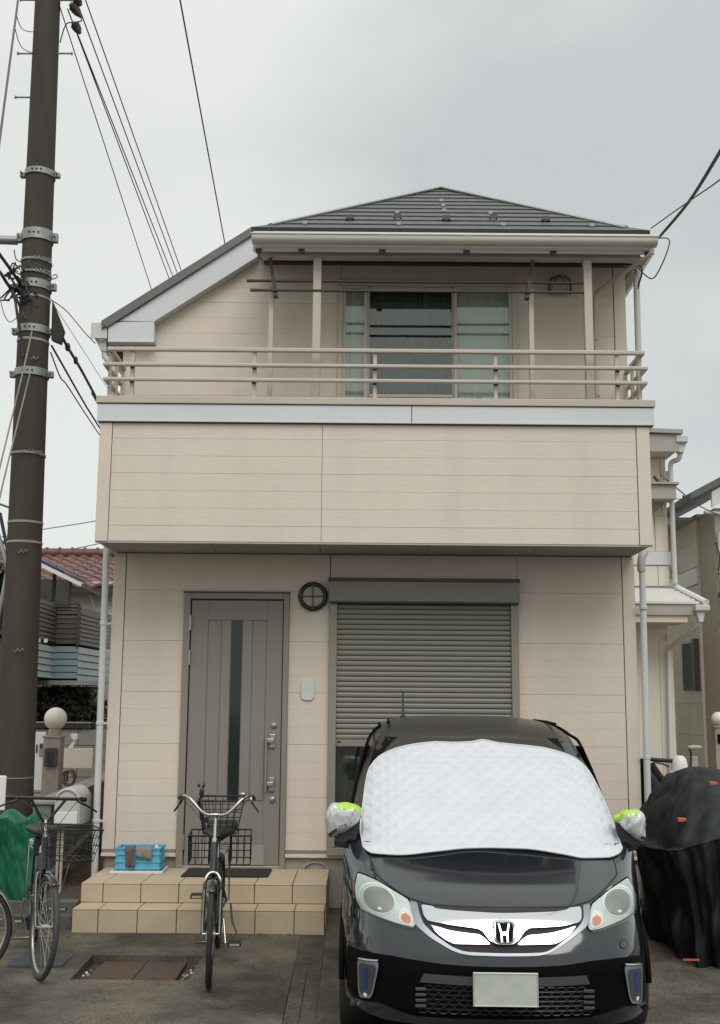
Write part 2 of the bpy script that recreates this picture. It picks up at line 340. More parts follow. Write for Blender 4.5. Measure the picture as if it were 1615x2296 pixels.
def box(name, m, parent, x0, x1, y0, y1, z0, z1, bev=0.0, **k):
    return obj(name, MB().box(min(x0, x1), max(x0, x1), min(y0, y1), max(y0, y1), min(z0, z1), max(z0, z1)), m, parent, bev=bev, **k)
def tube(name, m, parent, pts, r, n=8, **k): return obj(name, MB().tube(pts, r, n, k.pop('closed', False), k.pop('flat', 1.0)), m, parent, smooth=60, **k)
def tree_copy(o, parent=None):
    c = o.copy(); COL.objects.link(c); ORG[c.name] = ORG.get(o.name, Vector())
    if parent is not None: c.parent = parent
    for ch in list(o.children): tree_copy(ch, c)
    return c
def curve_pts(pts, n=6):
    """Catmull-Rom through the points"""
    P = [Vector(p) for p in pts]; out = []
    for i in range(len(P) - 1):
        p0, p1, p2, p3 = P[max(0, i - 1)], P[i], P[i + 1], P[min(len(P) - 1, i + 2)]
        for k in range(n):
            t = k / n
            out.append(0.5 * ((2 * p1) + (p2 - p0) * t + (2 * p0 - 5 * p1 + 4 * p2 - p3) * t * t + (3 * p1 - p0 - 3 * p2 + p3) * t ** 3))
    return out + [P[-1]]
def clip_below(poly, a, b):
    """part of a convex (x, z) polygon under the line z = a + b x"""
    out = []
    for i in range(len(poly)):
        p, q = poly[i], poly[(i + 1) % len(poly)]
        fp, fq = p[1] - a - b * p[0], q[1] - a - b * q[0]
        if fp <= 0: out.append(p)
        if fp * fq < 0:
            t = fp / (fp - fq); out.append((p[0] + (q[0] - p[0]) * t, p[1] + (q[1] - p[1]) * t))
    return out
def gz(y): return -0.033 * (9.3 - y) if y < 9.3 else 0.0     # the yard falls gently to the street
# ================================================================ THE SETTING: ground and yard
def ground_sheet():
    xs = [-400, -30, -6.2, 6.2, 30, 400]; ys = [-300, -12, -3, 1, 4, 6, 7.5, 9.3, 13, 30, 900]
    b = MB(); b.add([(x, y, max(gz(y), -0.42) - 0.075) for y in ys for x in xs],
                    [(j * 6 + i, j * 6 + i + 1, (j + 1) * 6 + i + 1, (j + 1) * 6 + i) for j in range(len(ys) - 1) for i in range(5)])
    return b
g = obj('ground', ground_sheet(), M['ground'], fix=False); props(g, kind='structure')
yard = bpy.data.objects.new('concrete_yard', None); link(yard); props(yard, kind='structure')
PIT = (-1.858, -1.088, 7.935, 8.585)
def slab_mesh(x0, x1, y0, y1, hole=None):
    xs = [x0, x1]; ys = [y0, y1]
    if hole: xs = [x0, hole[0], hole[1], x1]; ys = [y0, hole[2], hole[3], y1]
    b = MB()
    for i in range(len(xs) - 1):
        for j in range(len(ys) - 1):
            if hole and i == 1 and j == 1: continue
            q = [(xs[i], ys[j], gz(ys[j])), (xs[i + 1], ys[j], gz(ys[j])), (xs[i + 1], ys[j + 1], gz(ys[j + 1])), (xs[i], ys[j + 1], gz(ys[j + 1]))]
            b.slab([(p[0], p[1], p[2] - 0.07) for p in q], (0, 0, 0.07))
    return b
for (x0, x1, y0, y1, h) in ((-6.2, -0.425, 7.70, 9.285, PIT), (-0.235, 6.2, 7.70, 9.285, None), (-6.2, -0.425, 3.2, 7.694, None),
                            (-0.235, 6.2, 3.2, 7.694, None), (-2.95, 6.2, 9.295, 10.49, None), (2.62, 6.2, 10.5, 17.0, None)):
    o = obj('concrete_slab', slab_mesh(x0, x1, y0, y1, h), M['concrete'], yard)

for x0, x1 in ((-0.4225, -0.333), (-0.330, -0.2375)):     # a darker strip of earth and old mortar between the slabs
    b = MB()
    for k in range(12): b.slab([(x0 + .003 * math.sin(k * 5), 3.2 + k * .507, gz(3.2 + k * .507) - .06), (x1, 3.2 + k * .507, gz(3.2 + k * .507) - .06), (x1, 3.2 + (k + 1) * .507, gz(3.2 + (k + 1) * .507) - .06), (x0 + .003 * math.sin(k * 5 + 5), 3.2 + (k + 1) * .507, gz(3.2 + (k + 1) * .507) - .06)], (0, 0, .0575))
    obj('drain_strip', b, M['mortar'], yard)
rg = random.Random(21); gr = MB()
for k in range(900):
    x, y = rg.uniform(-2.9, 2.6), rg.uniform(6.6, 9.27)
    if k % 3 == 0: y = 9.27 - abs(rg.gauss(0, .05)); x = rg.uniform(-2.6, 0)
    if k % 3 == 1: x = -.33 + rg.gauss(0, .06)
    if PIT[0] - .02 < x < PIT[1] + .02 and PIT[2] - .02 < y < PIT[3] + .02: continue
    r = rg.uniform(.002, .0065) if k % 12 else rg.uniform(.006, .011)
    gr.ball((x, y, gz(y) + r * .3), r, 5, 3, (1, 1.3, .7))
o = obj('loose_grit', gr, M['grit'], None, fix=False); props(o, kind='stuff')
# recessed rusty cover in the yard
pit = thing('drain_cover', 'rusty brown two-piece steel drain cover sunk in the concrete yard before the bicycle', 'drain cover', (-1.473, 8.26, -0.035))
zc = gz(8.26)
obj('pit_bed', MB().box(PIT[0], PIT[1], PIT[2], PIT[3], zc - 0.10, zc - 0.052), M['soil'], pit)
for (a, b_) in ((PIT[0] + 0.09, -1.4705), (-1.4655, PIT[1] - 0.10)):
    pl = box('cover_plate', M['rust'], pit, a, b_, PIT[2] + 0.035, PIT[3] - 0.03, zc - 0.05, zc - 0.024, bev=0.004)
    box('lifting_slot', M['dark'], pl, (a + b_) / 2 - 0.03, (a + b_) / 2 + 0.03, PIT[2] + 0.09, PIT[2] + 0.105, zc - 0.026, zc - 0.0232)
for k in range(26):
    x = random.choice((PIT[0] + random.uniform(0.01, 0.08), PIT[1] - random.uniform(0.01, 0.09))); y = random.uniform(PIT[2] + 0.02, PIT[3] - 0.02)
    r = random.uniform(0.006, 0.016)
    obj('pebble', MB().ball((x, y, zc - 0.048), r, 7, 5, (1, 1.2, 0.7)), M['plinth'] if k % 3 else M['whitep'], pit, smooth=180)

# ================================================================ THE HOUSE
house = thing('two_storey_house', 'beige two storey house with a railed balcony above the grey front door', 'house', (0.13, 10.5, 0))
YF, YB = 10.50, 9.74
DOOR = (-1.583, -0.632, 0.30, 2.728); SHUT = (-0.268, 1.435, 0.478, 2.866); WIN = (-0.197, 1.443, 4.36, 5.69)
LS = (6.09 + 0.672 * 1.04, 0.672)                        # underside of the left roof slope: z = a + b x

def board(parent, x0, x1, z0, z1, yf, ref, clip=None):
    """one siding board: three courses with grooves between them, on a backing sheet"""
    g_, j_ = 0.0020, 0.0023; b = MB(); cut = sorted([ref + k * 0.15167 for k in range(-40, 60) if z0 + 0.02 < ref + k * 0.15167 < z1 - 0.02])
    e = [z0 + j_] + cut + [z1]
    for i in range(len(e) - 1):
        lo = e[i] + (g_ if i else 0); hi = e[i + 1] - (g_ if i < len(e) - 2 else 0)
        p = [(x0 + 0.002, lo), (x1 - 0.002, lo), (x1 - 0.002, hi), (x0 + 0.002, hi)]
        if clip: p = clip_below(p, *clip)
        if len(p) >= 3: b.xz(p, yf, yf + 0.014)
    p = [(x0 + 0.004, z0 + 0.006), (x1 - 0.004, z0 + 0.006), (x1 - 0.004, z1 - 0.004), (x0 + 0.004, z1 - 0.004)]
    if clip: p = clip_below(p, *clip)
    if len(p) >= 3: b.xz(p, yf + 0.0016, yf + 0.019)
    if b.v: obj('siding_board', b, M['siding'], parent)
def clad(parent, xs, zs, yf, openings=(), clip=None):
    """boards between the x joints and z joints, cut round the openings"""
    for i in range(len(xs) - 1):
        for j in range(len(zs) - 1):
            z0, z1 = zs[j], zs[j + 1]; cuts = sorted({xs[i], xs[i + 1]} | {v for o in openings if o[2] < z1 and o[3] > z0 for v in o[:2] if xs[i] < v < xs[i + 1]})
            for a, b_ in zip(cuts, cuts[1:]):
                mid = (a + b_) / 2; segs = [(z0, z1)]
                for o in openings:
                    if o[0] < mid < o[1]:
                        n = []
                        for (s0, s1) in segs:
                            if o[2] > s0: n.append((s0, min(s1, o[2])))
                            if o[3] < s1: n.append((max(s0, o[3]), s1))
                        segs = n
                for s0, s1 in segs:
                    if s1 - s0 > 0.02 and b_ - a > 0.02: board(parent, a, b_, s0, s1, yf, zs[j], clip)

# solid core behind the boards, open at the door and the windows
core = MB()
core.xz([(-2.22, 0.0), (2.48, 0.0), (2.48, 6.0), (-1.0, 6.0), (-2.22, 5.16)], 10.76, 17.0)
def skin(b, x0, x1, z0, z1, ops, y0, y1):
    cx = sorted({x0, x1} | {v for o in ops for v in o[:2]})
    for a, c in zip(cx, cx[1:]):
        o = [q for q in ops if q[0] <= (a + c) / 2 <= q[1]]
        zz = [(z0, z1)] if not o else [(z0, o[0][2]), (o[0][3], z1)]
        for lo, hi in zz: b.box(a, c, y0, y1, lo, hi)
skin(core, -2.22, 2.48, 0.30, 3.10, (DOOR, SHUT), YF + 0.02, 10.76)
skin(core, -1.0, 2.48, 3.10, 5.98, (WIN,), YF + 0.02, 10.76)
core.xz([(-2.22, 3.10), (-1.0, 3.10), (-1.0, 5.98), (-2.22, 5.16)], YF + 0.02, 10.76)
obj('wall', core, M['joint'], house)
ZG = [0.475, 0.93, 1.385, 1.84, 2.295, 2.75, 3.085]
clad(house, [-2.122, -0.262, 2.385], ZG, YF, (DOOR, SHUT))
clad(house, [-2.122, 1.471, 2.385], [4.12, 4.575, 5.03, 5.485, 5.94, 6.02], YF, (WIN,), LS)
for x0, x1, z0, z1 in ((-2.237, -2.127, 0.475, 3.085), (2.390, 2.500, 0.475, 3.085), (2.390, 2.500, 4.12, 6.0), (-2.237, -2.127, 4.12, 5.10)):
    box('corner_trim', M['trim'], house, x0, x1, YF - 0.008, YF + 0.03, z0, z1, bev=0.004)
for s in (-2.237, 2.486):                                  # side returns of the trims and plain side boards
    for z in ZG[:-1] + [3.1, 3.555, 4.01, 4.465]:
        box('side_board', M['siding'], house, s, s + 0.014, YF + 0.034, 16.9, z + 0.004, z + 0.45)
# foundation
obj('foundation', MB().box(-2.20, 2.46, YF + 0.012, 16.9, -0.05, 0.42), M['plinth'], house)
for x0, x1 in ((-2.237, -1.585), (-0.630, 2.5)):
    box('drip_flashing', M['trim'], house, x0, x1, YF - 0.028, YF + 0.02, 0.418, 0.446, bev=0.003)
    box('flashing_gap', M['joint'], house, x0, x1, YF - 0.004, YF + 0.02, 0.447, 0.474)
b = MB(); 
for k in range(13):
    a0, a1 = math.pi * k / 13, math.pi * (k + 1) / 13
    b.xz([(-0.363 + 0.115 * math.cos(a0), 0.312 + 0.075 * math.sin(a0)), (-0.363 + 0.115 * math.cos(a1), 0.312 + 0.075 * math.sin(a1)), (-0.363 + 0.10 * math.cos(a1), 0.312 + 0.062 * math.sin(a1)), (-0.363 + 0.10 * math.cos(a0), 0.312 + 0.062 * math.sin(a0))], YF - 0.006, YF + 0.02)
obj('foundation_vent', b, M['plinth'], house)

# ---- balcony
BZ = [3.09, 3.225, 3.68, 4.118]
obj('balcony_parapet', MB().box(-2.235, 2.475, YB + 0.022, YB + 0.11, 3.11, 4.28).box(-2.235, -2.15, YB + 0.11, YF, 3.11, 4.28).box(2.39, 2.475, YB + 0.11, YF, 3.11, 4.28)
    .box(-2.15, 2.39, YB + 0.11, YF + 0.01, 3.13, 3.30), M['joint'], house)
clad(house, [-2.138, -0.329, 2.372], BZ, YB)
for x0, x1 in ((-2.248, -2.142), (2.377, 2.488)):
    box('balcony_corner_trim', M['trim'], house, x0, x1, YB - 0.008, YB + 0.05, 3.088, 4.118, bev=0.004)
for s in (-2.248, 2.474):
    for j in range(3): box('balcony_side_board', M['siding'], house, s, s + 0.014, YB + 0.052, YF, BZ[j] + 0.004, BZ[j + 1])
for x0, x1 in ((-2.272, 0.436), (0.442, 2.530)):
    f_ = box('balcony_fascia', M['fascia'], house, x0, x1, YB - 0.030, YB + 0.02, 4.128, 4.281, bev=0.003)
    box('fascia_lip', M['fascia'], f_, x0, x1, YB - 0.034, YB - 0.0305, 4.128, 4.142)
for s in (-2.272, 2.50): box('balcony_side_fascia', M['fascia'], house, s, s + 0.03, YB + 0.021, YF - 0.01, 4.128, 4.281)
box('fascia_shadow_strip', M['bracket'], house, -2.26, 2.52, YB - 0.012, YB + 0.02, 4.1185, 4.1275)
box('coping', M['alu'], house, -2.284, 2.540, YB - 0.045, YB + 0.13, 4.288, 4.350, bev=0.004)
for s in (-2.284, 2.38): box('side_coping', M['alu'], house, s, s + 0.16, YB + 0.131, YF - 0.006, 4.288, 4.349, bev=0.004)
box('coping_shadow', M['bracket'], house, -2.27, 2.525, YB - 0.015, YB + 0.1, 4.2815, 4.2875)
for k in range(5):
    x0 = -2.236 + k * 0.943
    box('soffit_panel', M['soffit'], house, x0 + 0.003, x0 + 0.940, YB + 0.024, YF - 0.002, 3.094, 3.108)
box('soffit_edge_trim', M['soffit'], house, -2.244, 2.484, YB + 0.002, YB + 0.023, 3.076, 3.0885)
# railing
YR = 9.80
for z, y, h, x0, x1 in ((4.800, YR, 0.036, -2.225, 2.487), (4.652, YR - 0.028, 0.030, -2.252, 2.503), (4.520, YR - 0.028, 0.030, -2.248, 2.497)):
    box('rail', M['alu'], house, x0, x1, y - 0.022, y + 0.022, z - h / 2, z + h / 2, bev=0.008)
    for x in (x0 + 0.022, x1 - 0.022):
        box('side_rail', M['alu'], house, x - 0.022, x + 0.022, y + 0.023, 10.42, z - h / 2, z + h / 2, bev=0.008)
for x in (-2.003, -0.935, 0.121, 1.178, 2.243):
    p_ = box('rail_post', M['alu'], house, x - 0.017, x + 0.017, YR + 0.004, YR + 0.036, 4.350, 4.782, bev=0.004)
    for z in (4.652, 4.520): box('rail_bracket', M['bracket'], p_, x - 0.019, x + 0.019, YR - 0.004, YR + 0.003, z - 0.026, z - 0.012)
for x in (-2.21, 2.45):
    for y in (YR + 0.05, 10.1, 10.38): box('side_rail_post', M['alu'], house, x - 0.016, x + 0.016, y, y + 0.032, 4.350, 4.785, bev=0.004)

# ---- canopy over the balcony on two posts
CP = 9.93
for x in (-0.400, 2.026): box('canopy_post', M['alu'], house, x - 0.037, x + 0.037, CP - 0.037, CP + 0.037, 3.30, 5.705, bev=0.006)
prof = [(9.640, 5.812), (9.640, 5.785), (9.652, 5.762), (9.680, 5.748), (9.72, 5.746), (9.752, 5.758), (9.765, 5.785), (9.765, 5.812), (9.752, 5.812), (9.745, 5.772), (9.70, 5.760), (9.662, 5.775), (9.652, 5.812)]
gt = obj('canopy_gutter', MB().yz(prof, -0.972, 2.602), M['gutter'], house, smooth=40)
box('gutter_lip', M['gutter'], gt, -0.985, 2.615, 9.630, 9.658, 5.812, 5.822, bev=0.003)
for x in (-0.54, 0.18, 0.93, 1.70):
    obj('gutter_clip', MB().prism([(x - 0.045, 9.637, 5.80), (x + 0.045, 9.637, 5.80), (x + 0.012, 9.637, 5.816), (x - 0.012, 9.637, 5.816)], [(x - 0.045, 9.6395, 5.80), (x + 0.045, 9.6395, 5.80), (x + 0.012, 9.6395, 5.816), (x - 0.012, 9.6395, 5.816)]), M['gutter'], gt)
box('canopy_fascia', M['fascia'], house, -0.975, 2.606, 9.79, 9.812, 5.715, 5.902, bev=0.003)
box('canopy_beam', M['alu'], house, -0.90, 2.50, 9.875, 9.985, 5.705, 5.775, bev=0.004)
obj('canopy_sheet', MB().slab([(-0.96, 9.815, 5.862), (2.59, 9.815, 5.862), (2.59, 10.49, 5.955), (-0.96, 10.49, 5.955)], (0, 0, 0.012)), M['canopy'], house)
for x in (-0.92, -0.54, 0.18, 0.93, 1.70, 2.54):
    obj('rafter', MB().slab([(x - 0.02, 9.82, 5.80), (x + 0.02, 9.82, 5.80), (x + 0.02, 10.47, 5.885), (x - 0.02, 10.47, 5.885)], (0, 0, 0.055)), M['bracket'] if -0.6 < x < 2 else M['alu'], house)
    box('rafter_foot', M['bracket'], house, x - 0.028, x + 0.028, 9.777, 9.789, 5.690, 5.735)
box('canopy_wall_rail', M['bracket'], house, -0.93, 2.56, 10.43, 10.496, 5.865, 5.925)
# rainwater pipe from the canopy
dp = tube('canopy_pipe', M['alu'], house, curve_pts([(2.55, 9.72, 5.75), (2.55, 9.73, 5.69), (2.50, 9.80, 5.665)], 4) + [(2.225, 10.40, 5.60), (2.205, 10.45, 5.57), (2.20, 10.455, 5.52), (2.192, 10.455, 4.36)], 0.019, 10)
for z in (5.15, 4.60): obj('pipe_collar', MB().lathe([(0.026, z - 0.015), (0.026, z + 0.015)], (2.196, 10.455, 0), 12), M['alu'], dp)
# ---- roof
EY, EZ, AX, AY, AZ = 10.36, 6.17, 0.885, 12.37, 7.53
XL, XR = -1.055, 2.72
NC = 11
for k in range(NC):
    t0, t1 = k / NC, min(1.0, (k + 1.12) / NC)
    P_ = lambda t, s: ((XL if s < 0 else XR) + (AX - (XL if s < 0 else XR)) * t, EY + (AY - EY) * t, EZ + (AZ - EZ) * t)
    a, b_, c, d = P_(t0, -1), P_(t0, 1), P_(t1, 1), P_(t1, -1)
    up = Vector((0, -0.56, 0.83))
    v = [Vector(p) for p in (a, b_, c, d)]
    low = [v[0] - up * 0.004, v[1] - up * 0.004, v[2] - up * 0.02, v[3] - up * 0.02]
    hi = [v[0] + up * 0.016, v[1] + up * 0.016, v[2] + up * 0.001, v[3] + up * 0.001]
    obj('slate_course', MB().prism([tuple(p) for p in low], [tuple(p) for p in hi]), M['slate'], house)
obj('roof_slope', MB().slab([(-2.42, EY, 5.25), (XL, EY, EZ), (AX, AY, AZ), (AX, 17.2, AZ), (-2.42, 17.2, 5.25)], (0.0, 0, -0.075)), M['slate'], house)
obj('roof_slope', MB().slab([(XR, EY, EZ), (XR, 17.2, EZ), (AX, 17.2, AZ), (AX, AY, AZ)], (0.0, 0, -0.06)), M['slate'], house)
obj('eave_board', MB().box(-1.02, 2.70, EY + 0.012, EY + 0.04, 6.02, 6.145).box(-1.02, 2.70, EY + 0.041, YF + 0.1, 5.985, 6.018), M['bracket'], house)
for (p, q) in (((XL + 0.17, EY + .11, EZ + 0.085), (AX, AY - 0.02, AZ + 0.012)), ((XR - 0.19, EY + .11, EZ + 0.082), (AX, AY - 0.02, AZ + 0.012)), ((AX, AY - 0.03, AZ + 0.01), (AX, 17.2, AZ + 0.01))):
    obj('ridge_cap', MB().tube([p, q], 0.040, 8, flat=0.45), M['ridge'], house, smooth=30)
box('eave_edge', M['dark'], house, XL + 0.02, XR - 0.02, EY - 0.012, EY + 0.011, EZ - 0.045, EZ - 0.002)
for i, (x, z) in enumerate(((-0.121, 6.42), (0.346, 6.47), (0.821, 6.42), (1.292, 6.47), (1.794, 6.42))):
    y = EY + (z - EZ) / (AZ - EZ) * (AY - EY)
    obj('snow_guard', MB().box(x - 0.038, x + 0.038, y - 0.05, y - 0.038, z + 0.002, z + 0.044).box(x - 0.038, x - 0.026, y - 0.0375, y + 0.08, z + 0.0, z + 0.026).box(x + 0.026, x + 0.038, y - 0.0375, y + 0.08, z + 0.0, z + 0.026), M['bracket'], house)
for x, z in ((-0.55, 6.27), (0.35, 6.27), (1.35, 6.27), (2.2, 6.27), (0.35, 6.62), (0.83, 6.68), (1.29, 6.62), (0.84, 6.86), (0.84, 7.02)):
    y = EY + (z - EZ) / (AZ - EZ) * (AY - EY)
    box('roof_clip', M['ridge'], house, x - 0.02, x + 0.02, y - 0.03, y - 0.015, z + 0.005, z + 0.035)
# white bargeboard on the left slope
YG = 10.385
obj('verge_cap', MB().xz([(-2.43, 5.245), (-1.05, 6.185), (-1.03, 6.115), (-2.372, 5.190)], YG - 0.03, YG + 0.05), M['verge'], house)
obj('bargeboard', MB().xz([(-2.264, 5.259), (-1.035, 6.112), (-0.985, 5.905), (-1.935, 5.259)], YG, YG + 0.11), M['fascia'], house)
obj('bargeboard_end', MB().xz([(-2.358, 5.052), (-1.932, 5.057), (-1.936, 5.254), (-2.285, 5.246), (-2.362, 5.195)], YG - 0.004, YG + 0.11), M['fascia'], house)
box('bargeboard_edge', M['fascia'], house, -2.358, -1.931, YG - 0.010, YG - 0.005, 5.052, 5.066)
# left eave gutter with its outlet
lg = obj('eave_gutter', MB().xz([(-2.52, 5.235), (-2.50, 5.235), (-2.49, 5.13), (-2.42, 5.10), (-2.385, 5.13), (-2.385, 5.20), (-2.375, 5.20), (-2.375, 5.09), (-2.43, 5.07), (-2.50, 5.11)], 10.40, 17.0), M['pvc'], house)
box('gutter_end', M['pvc'], lg, -2.525, -2.372, 10.385, 10.399, 5.09, 5.240)
obj('outlet_box', MB().prism([(-2.50, 10.42, 5.11), (-2.39, 10.42, 5.09), (-2.39, 10.55, 5.09), (-2.50, 10.55, 5.11)], [(-2.44, 10.44, 4.99), (-2.38, 10.44, 4.98), (-2.38, 10.52, 4.98), (-2.44, 10.52, 4.99)]), M['pvc'], lg)
tube('outlet_pipe', M['pvc'], lg, [(-2.41, 10.48, 5.0), (-2.405, 10.48, 4.94), (-2.33, 10.48, 4.86), (-2.30, 10.48, 4.76), (-2.298, 10.48, 4.2)], 0.03, 10)
# downpipes at both corners
def downpipe(pts, r, collars, cx, cy):
    d = tube('downpipe', M['pvc'], house, pts, r, 14)
    for z in collars:
        obj('pipe_collar', MB().lathe([(r + 0.003, z - 0.016), (r + 0.006, z - 0.012), (r + 0.006, z + 0.012), (r + 0.003, z + 0.016)], (cx(z), cy, 0), 14), M['pvc'], d)
        box('pipe_clip', M['pvc'], d, cx(z), cx(z) + (0.07 if cx(z) < 0 else -0.07), cy - 0.006, cy + 0.006, z - 0.008, z + 0.008)
downpipe([(-2.302, 10.44, 4.5), (-2.298, 10.44, 3.1), (-2.276, 10.44, 0.02)], 0.030, (2.44, 1.56, 0.72), lambda z: -2.298 + (3.1 - z) * 0.0072, 10.44)
downpipe([(2.63, 10.50, 5.86), (2.606, 10.48, 5.7), (2.60, 10.47, 5.05), (2.566, 10.46, 3.1), (2.536, 10.44, 0.05)], 0.030, (2.62, 1.30), lambda z: 2.536 + z * 0.0097, 10.45)
obj('pipe_elbow', MB().tube(curve_pts([(2.60, 10.50, 3.13), (2.575, 10.47, 3.10), (2.558, 10.455, 3.03), (2.557, 10.455, 2.95)], 4), 0.036, 12), M['soffit'], house, smooth=60)
obj('roof_gutter_end', MB().xz([(2.60, 6.02), (2.74, 6.06), (2.76, 5.96), (2.70, 5.91), (2.63, 5.93)], 10.38, 17.0), M['gutter'], house)

# ---- clothes pole hangers on the balcony
for x, dx in ((-0.815, 1), (1.528, -1)):
    h_ = box('pole_hanger', M['alu'], house, x - 0.022, x + 0.022, 9.985, 10.03, 3.30, 5.46, bev=0.004)
    obj('hanger_arm', MB().prism([(x - 0.03 * dx, 9.93, 5.72), (x + 0.0 * dx, 9.93, 5.72), (x + 0.03 * dx, 9.93, 5.50), (x + 0.005 * dx, 9.93, 5.49)], [(x - 0.03 * dx, 9.965, 5.72), (x + 0.0 * dx, 9.965, 5.72), (x + 0.03 * dx, 9.965, 5.50), (x + 0.005 * dx, 9.965, 5.49)]), M['bracket'], h_)
    obj('hanger_arm', MB().prism([(x + 0.0 * dx, 9.90, 5.52), (x + 0.035 * dx, 9.90, 5.52), (x + 0.065 * dx, 9.90, 5.34), (x + 0.025 * dx, 9.90, 5.34)], [(x + 0.0 * dx, 9.98, 5.52), (x + 0.035 * dx, 9.98, 5.52), (x + 0.065 * dx, 9.98, 5.34), (x + 0.025 * dx, 9.98, 5.34)]), M['bracket'], h_)
for nm, z, x0, x1, y, lab in (('laundry_pole', 5.483, -1.034, 1.985, 9.915, 'thin dark laundry pole, upper of the two across the balcony'), ('laundry_pole', 5.388, -0.998, 1.985, 9.895, 'thin dark laundry pole, lower of the two across the balcony')):
    lp = thing(nm, lab, 'laundry pole', (0.5, y, z), group='laundry poles across the balcony')
    tube('pole_tube', M['bracket'], lp, [(x0 + 0.07, y, z), (x1, y, z + 0.002)], 0.013, 10)
    tube('pole_cap', M['clothbrn'], lp, [(x0, y, z), (x0 + 0.069, y, z)], 0.016, 10)

# ---- upper sliding window
box('window_room', M['room'], house, WIN[0], WIN[1], 10.735, 10.755, WIN[2], WIN[3])
wf = obj('window_frame', MB().box(-0.225, 1.471, YF - 0.03, YF + 0.06, 5.662, 5.700).box(-0.225, -0.178, YF - 0.03, YF + 0.06, 4.34, 5.661).box(1.420, 1.471, YF - 0.03, YF + 0.06, 4.34, 5.661).box(-0.177, 1.419, YF - 0.03, YF + 0.06, 4.34, 4.385), M['frame'], house, bev=0.004)
def sash(x0, x1, y, z0, z1, w=0.032):
    s_ = obj('window_sash', MB().box(x0, x0 + w, y, y + 0.03, z0, z1).box(x1 - w, x1, y, y + 0.03, z0, z1).box(x0 + w, x1 - w, y, y + 0.03, z1 - w, z1).box(x0 + w, x1 - w, y, y + 0.03, z0, z0 + w + 0.02), M['frame'], house, bev=0.003)
    box('pane', M['pane'], s_, x0 + w, x1 - w, y + 0.012, y + 0.017, z0 + w + 0.02, z1 - w)
sash(-0.177, 0.055, YF - 0.020, 4.386, 5.660, 0.030)
sash(0.050, 0.880, YF + 0.015, 4.386, 5.660, 0.026)
sash(0.872, 1.419, YF - 0.020, 4.386, 5.660, 0.030)
box('mid_rail', M['frame'], wf, 0.078, 0.855, YF - 0.005, YF + 0.014, 4.575, 4.605)
box('screen_stile', M['dcurtain'], wf, 0.585, 0.620, YF + 0.046, YF + 0.056, 4.43, 5.62)
def curtain(x0, x1, y, z0, z1, m, amp, fq):
    n = max(8, int((x1 - x0) * 60))
    return obj('curtain', MB().grid(lambda u, v: (x0 + (x1 - x0) * u, y + amp * math.sin(u * fq + 0.6 * math.sin(u * 7)), z0 + (z1 - z0) * v), n, 1), m, house, smooth=180, fix=False)
curtain(-0.19, 0.06, 10.548, 4.37, 5.68, M['curtain'], 0.014, 26)
curtain(0.89, 1.44, 10.552, 4.37, 5.68, M['curtain'], 0.016, 60)
curtain(0.06, 0.89, 10.68, 4.37, 5.68, M['dcurtain'], 0.020, 70)

# ---- bulkhead vent with a wire guard
vh = box('vent_cover', M['soffit'], house, 1.795, 1.950, YF - 0.085, YF - 0.002, 5.585, 5.665, bev=0.006)
for y in (YF - 0.10, YF - 0.05):
    tube('guard_wire', M['bracket'], vh, curve_pts([(1.770, y, 5.570), (1.770, y, 5.68), (1.80, y, 5.73), (1.87, y, 5.752), (1.94, y, 5.73), (1.968, y, 5.68), (1.968, y, 5.570)], 4), 0.005, 6)
tube('guard_wire', M['bracket'], vh, [(1.770, YF - 0.10, 5.585), (1.968, YF - 0.10, 5.585)], 0.005, 6)
tube('guard_wire', M['bracket'], vh, [(1.87, YF - 0.10, 5.752), (1.80, YF - 0.005, 5.69)], 0.004, 6)
tube('guard_wire', M['bracket'], vh, [(1.87, YF - 0.10, 5.752), (1.94, YF - 0.005, 5.69)], 0.004, 6)

# ---- front door
df = obj('door_frame', MB().box(-1.583, -1.523, YF - 0.035, YF + 0.05, 0.30, 2.728).box(-0.680, -0.632, YF - 0.035, YF + 0.05, 0.30, 2.728).box(-1.522, -0.681, YF - 0.035, YF + 0.05, 2.674, 2.728), M['doorframe'], house, bev=0.004)
box('frame_inner_lip', M['bracket'], df, -1.526, -0.678, YF - 0.0, YF + 0.05, 2.664, 2.6735)
box('frame_hood', M['bracket'], df, -1.59, -0.624, YF - 0.045, YF - 0.001, 2.7285, 2.740)
box('threshold', M['steel'], df, -1.522, -0.681, YF - 0.03, YF + 0.05, 0.318, 0.345, bev=0.003)
dl = obj('door', MB().box(-1.516, -0.686, YF - 0.004, YF + 0.04, 0.346, 2.662), M['door'], house, bev=0.003)
YD = YF - 0.004
for x0, x1, z0, z1 in ((-1.514, -1.362, 0.348, 2.66), (-0.828, -0.688, 0.348, 2.66), (-1.3615, -0.8285, 2.484, 2.66), (-1.234, -1.158, 0.90, 2.4835), (-1.045, -0.962, 0.90, 2.4835)):
    box('door_stile', M['door'], dl, x0, x1, YD - 0.010, YD - 0.0005, z0, z1, bev=0.0025)
for x0, x1 in ((-1.354, -1.242), (-0.954, -0.836)):
    box('door_panel', M['door'], dl, x0, x1, YD - 0.007, YD - 0.0005, 0.90, 2.476, bev=0.003)
box('door_glass', M['dglass'], dl, -1.150, -1.052, YD - 0.004, YD - 0.0003, 0.90, 2.480)
box('kick_panel', M['board'], dl, -1.375, -0.815, YD - 0.018, YD - 0.0105, 0.352, 0.522, bev=0.002)
hd = tube('door_handle', M['steel'], dl, [(-0.812, YD - 0.062, 1.485), (-0.809, YD - 0.062, 0.988)], 0.010, 10)
for z in (1.42, 1.045):
    obj('handle_mount', MB().box(-0.815, -0.742, YD - 0.060, YD - 0.0105, z - 0.018, z + 0.018).box(-0.785, -0.735, YD - 0.030, YD - 0.0102, z - 0.065, z + 0.055), M['steel'], hd, bev=0.005)
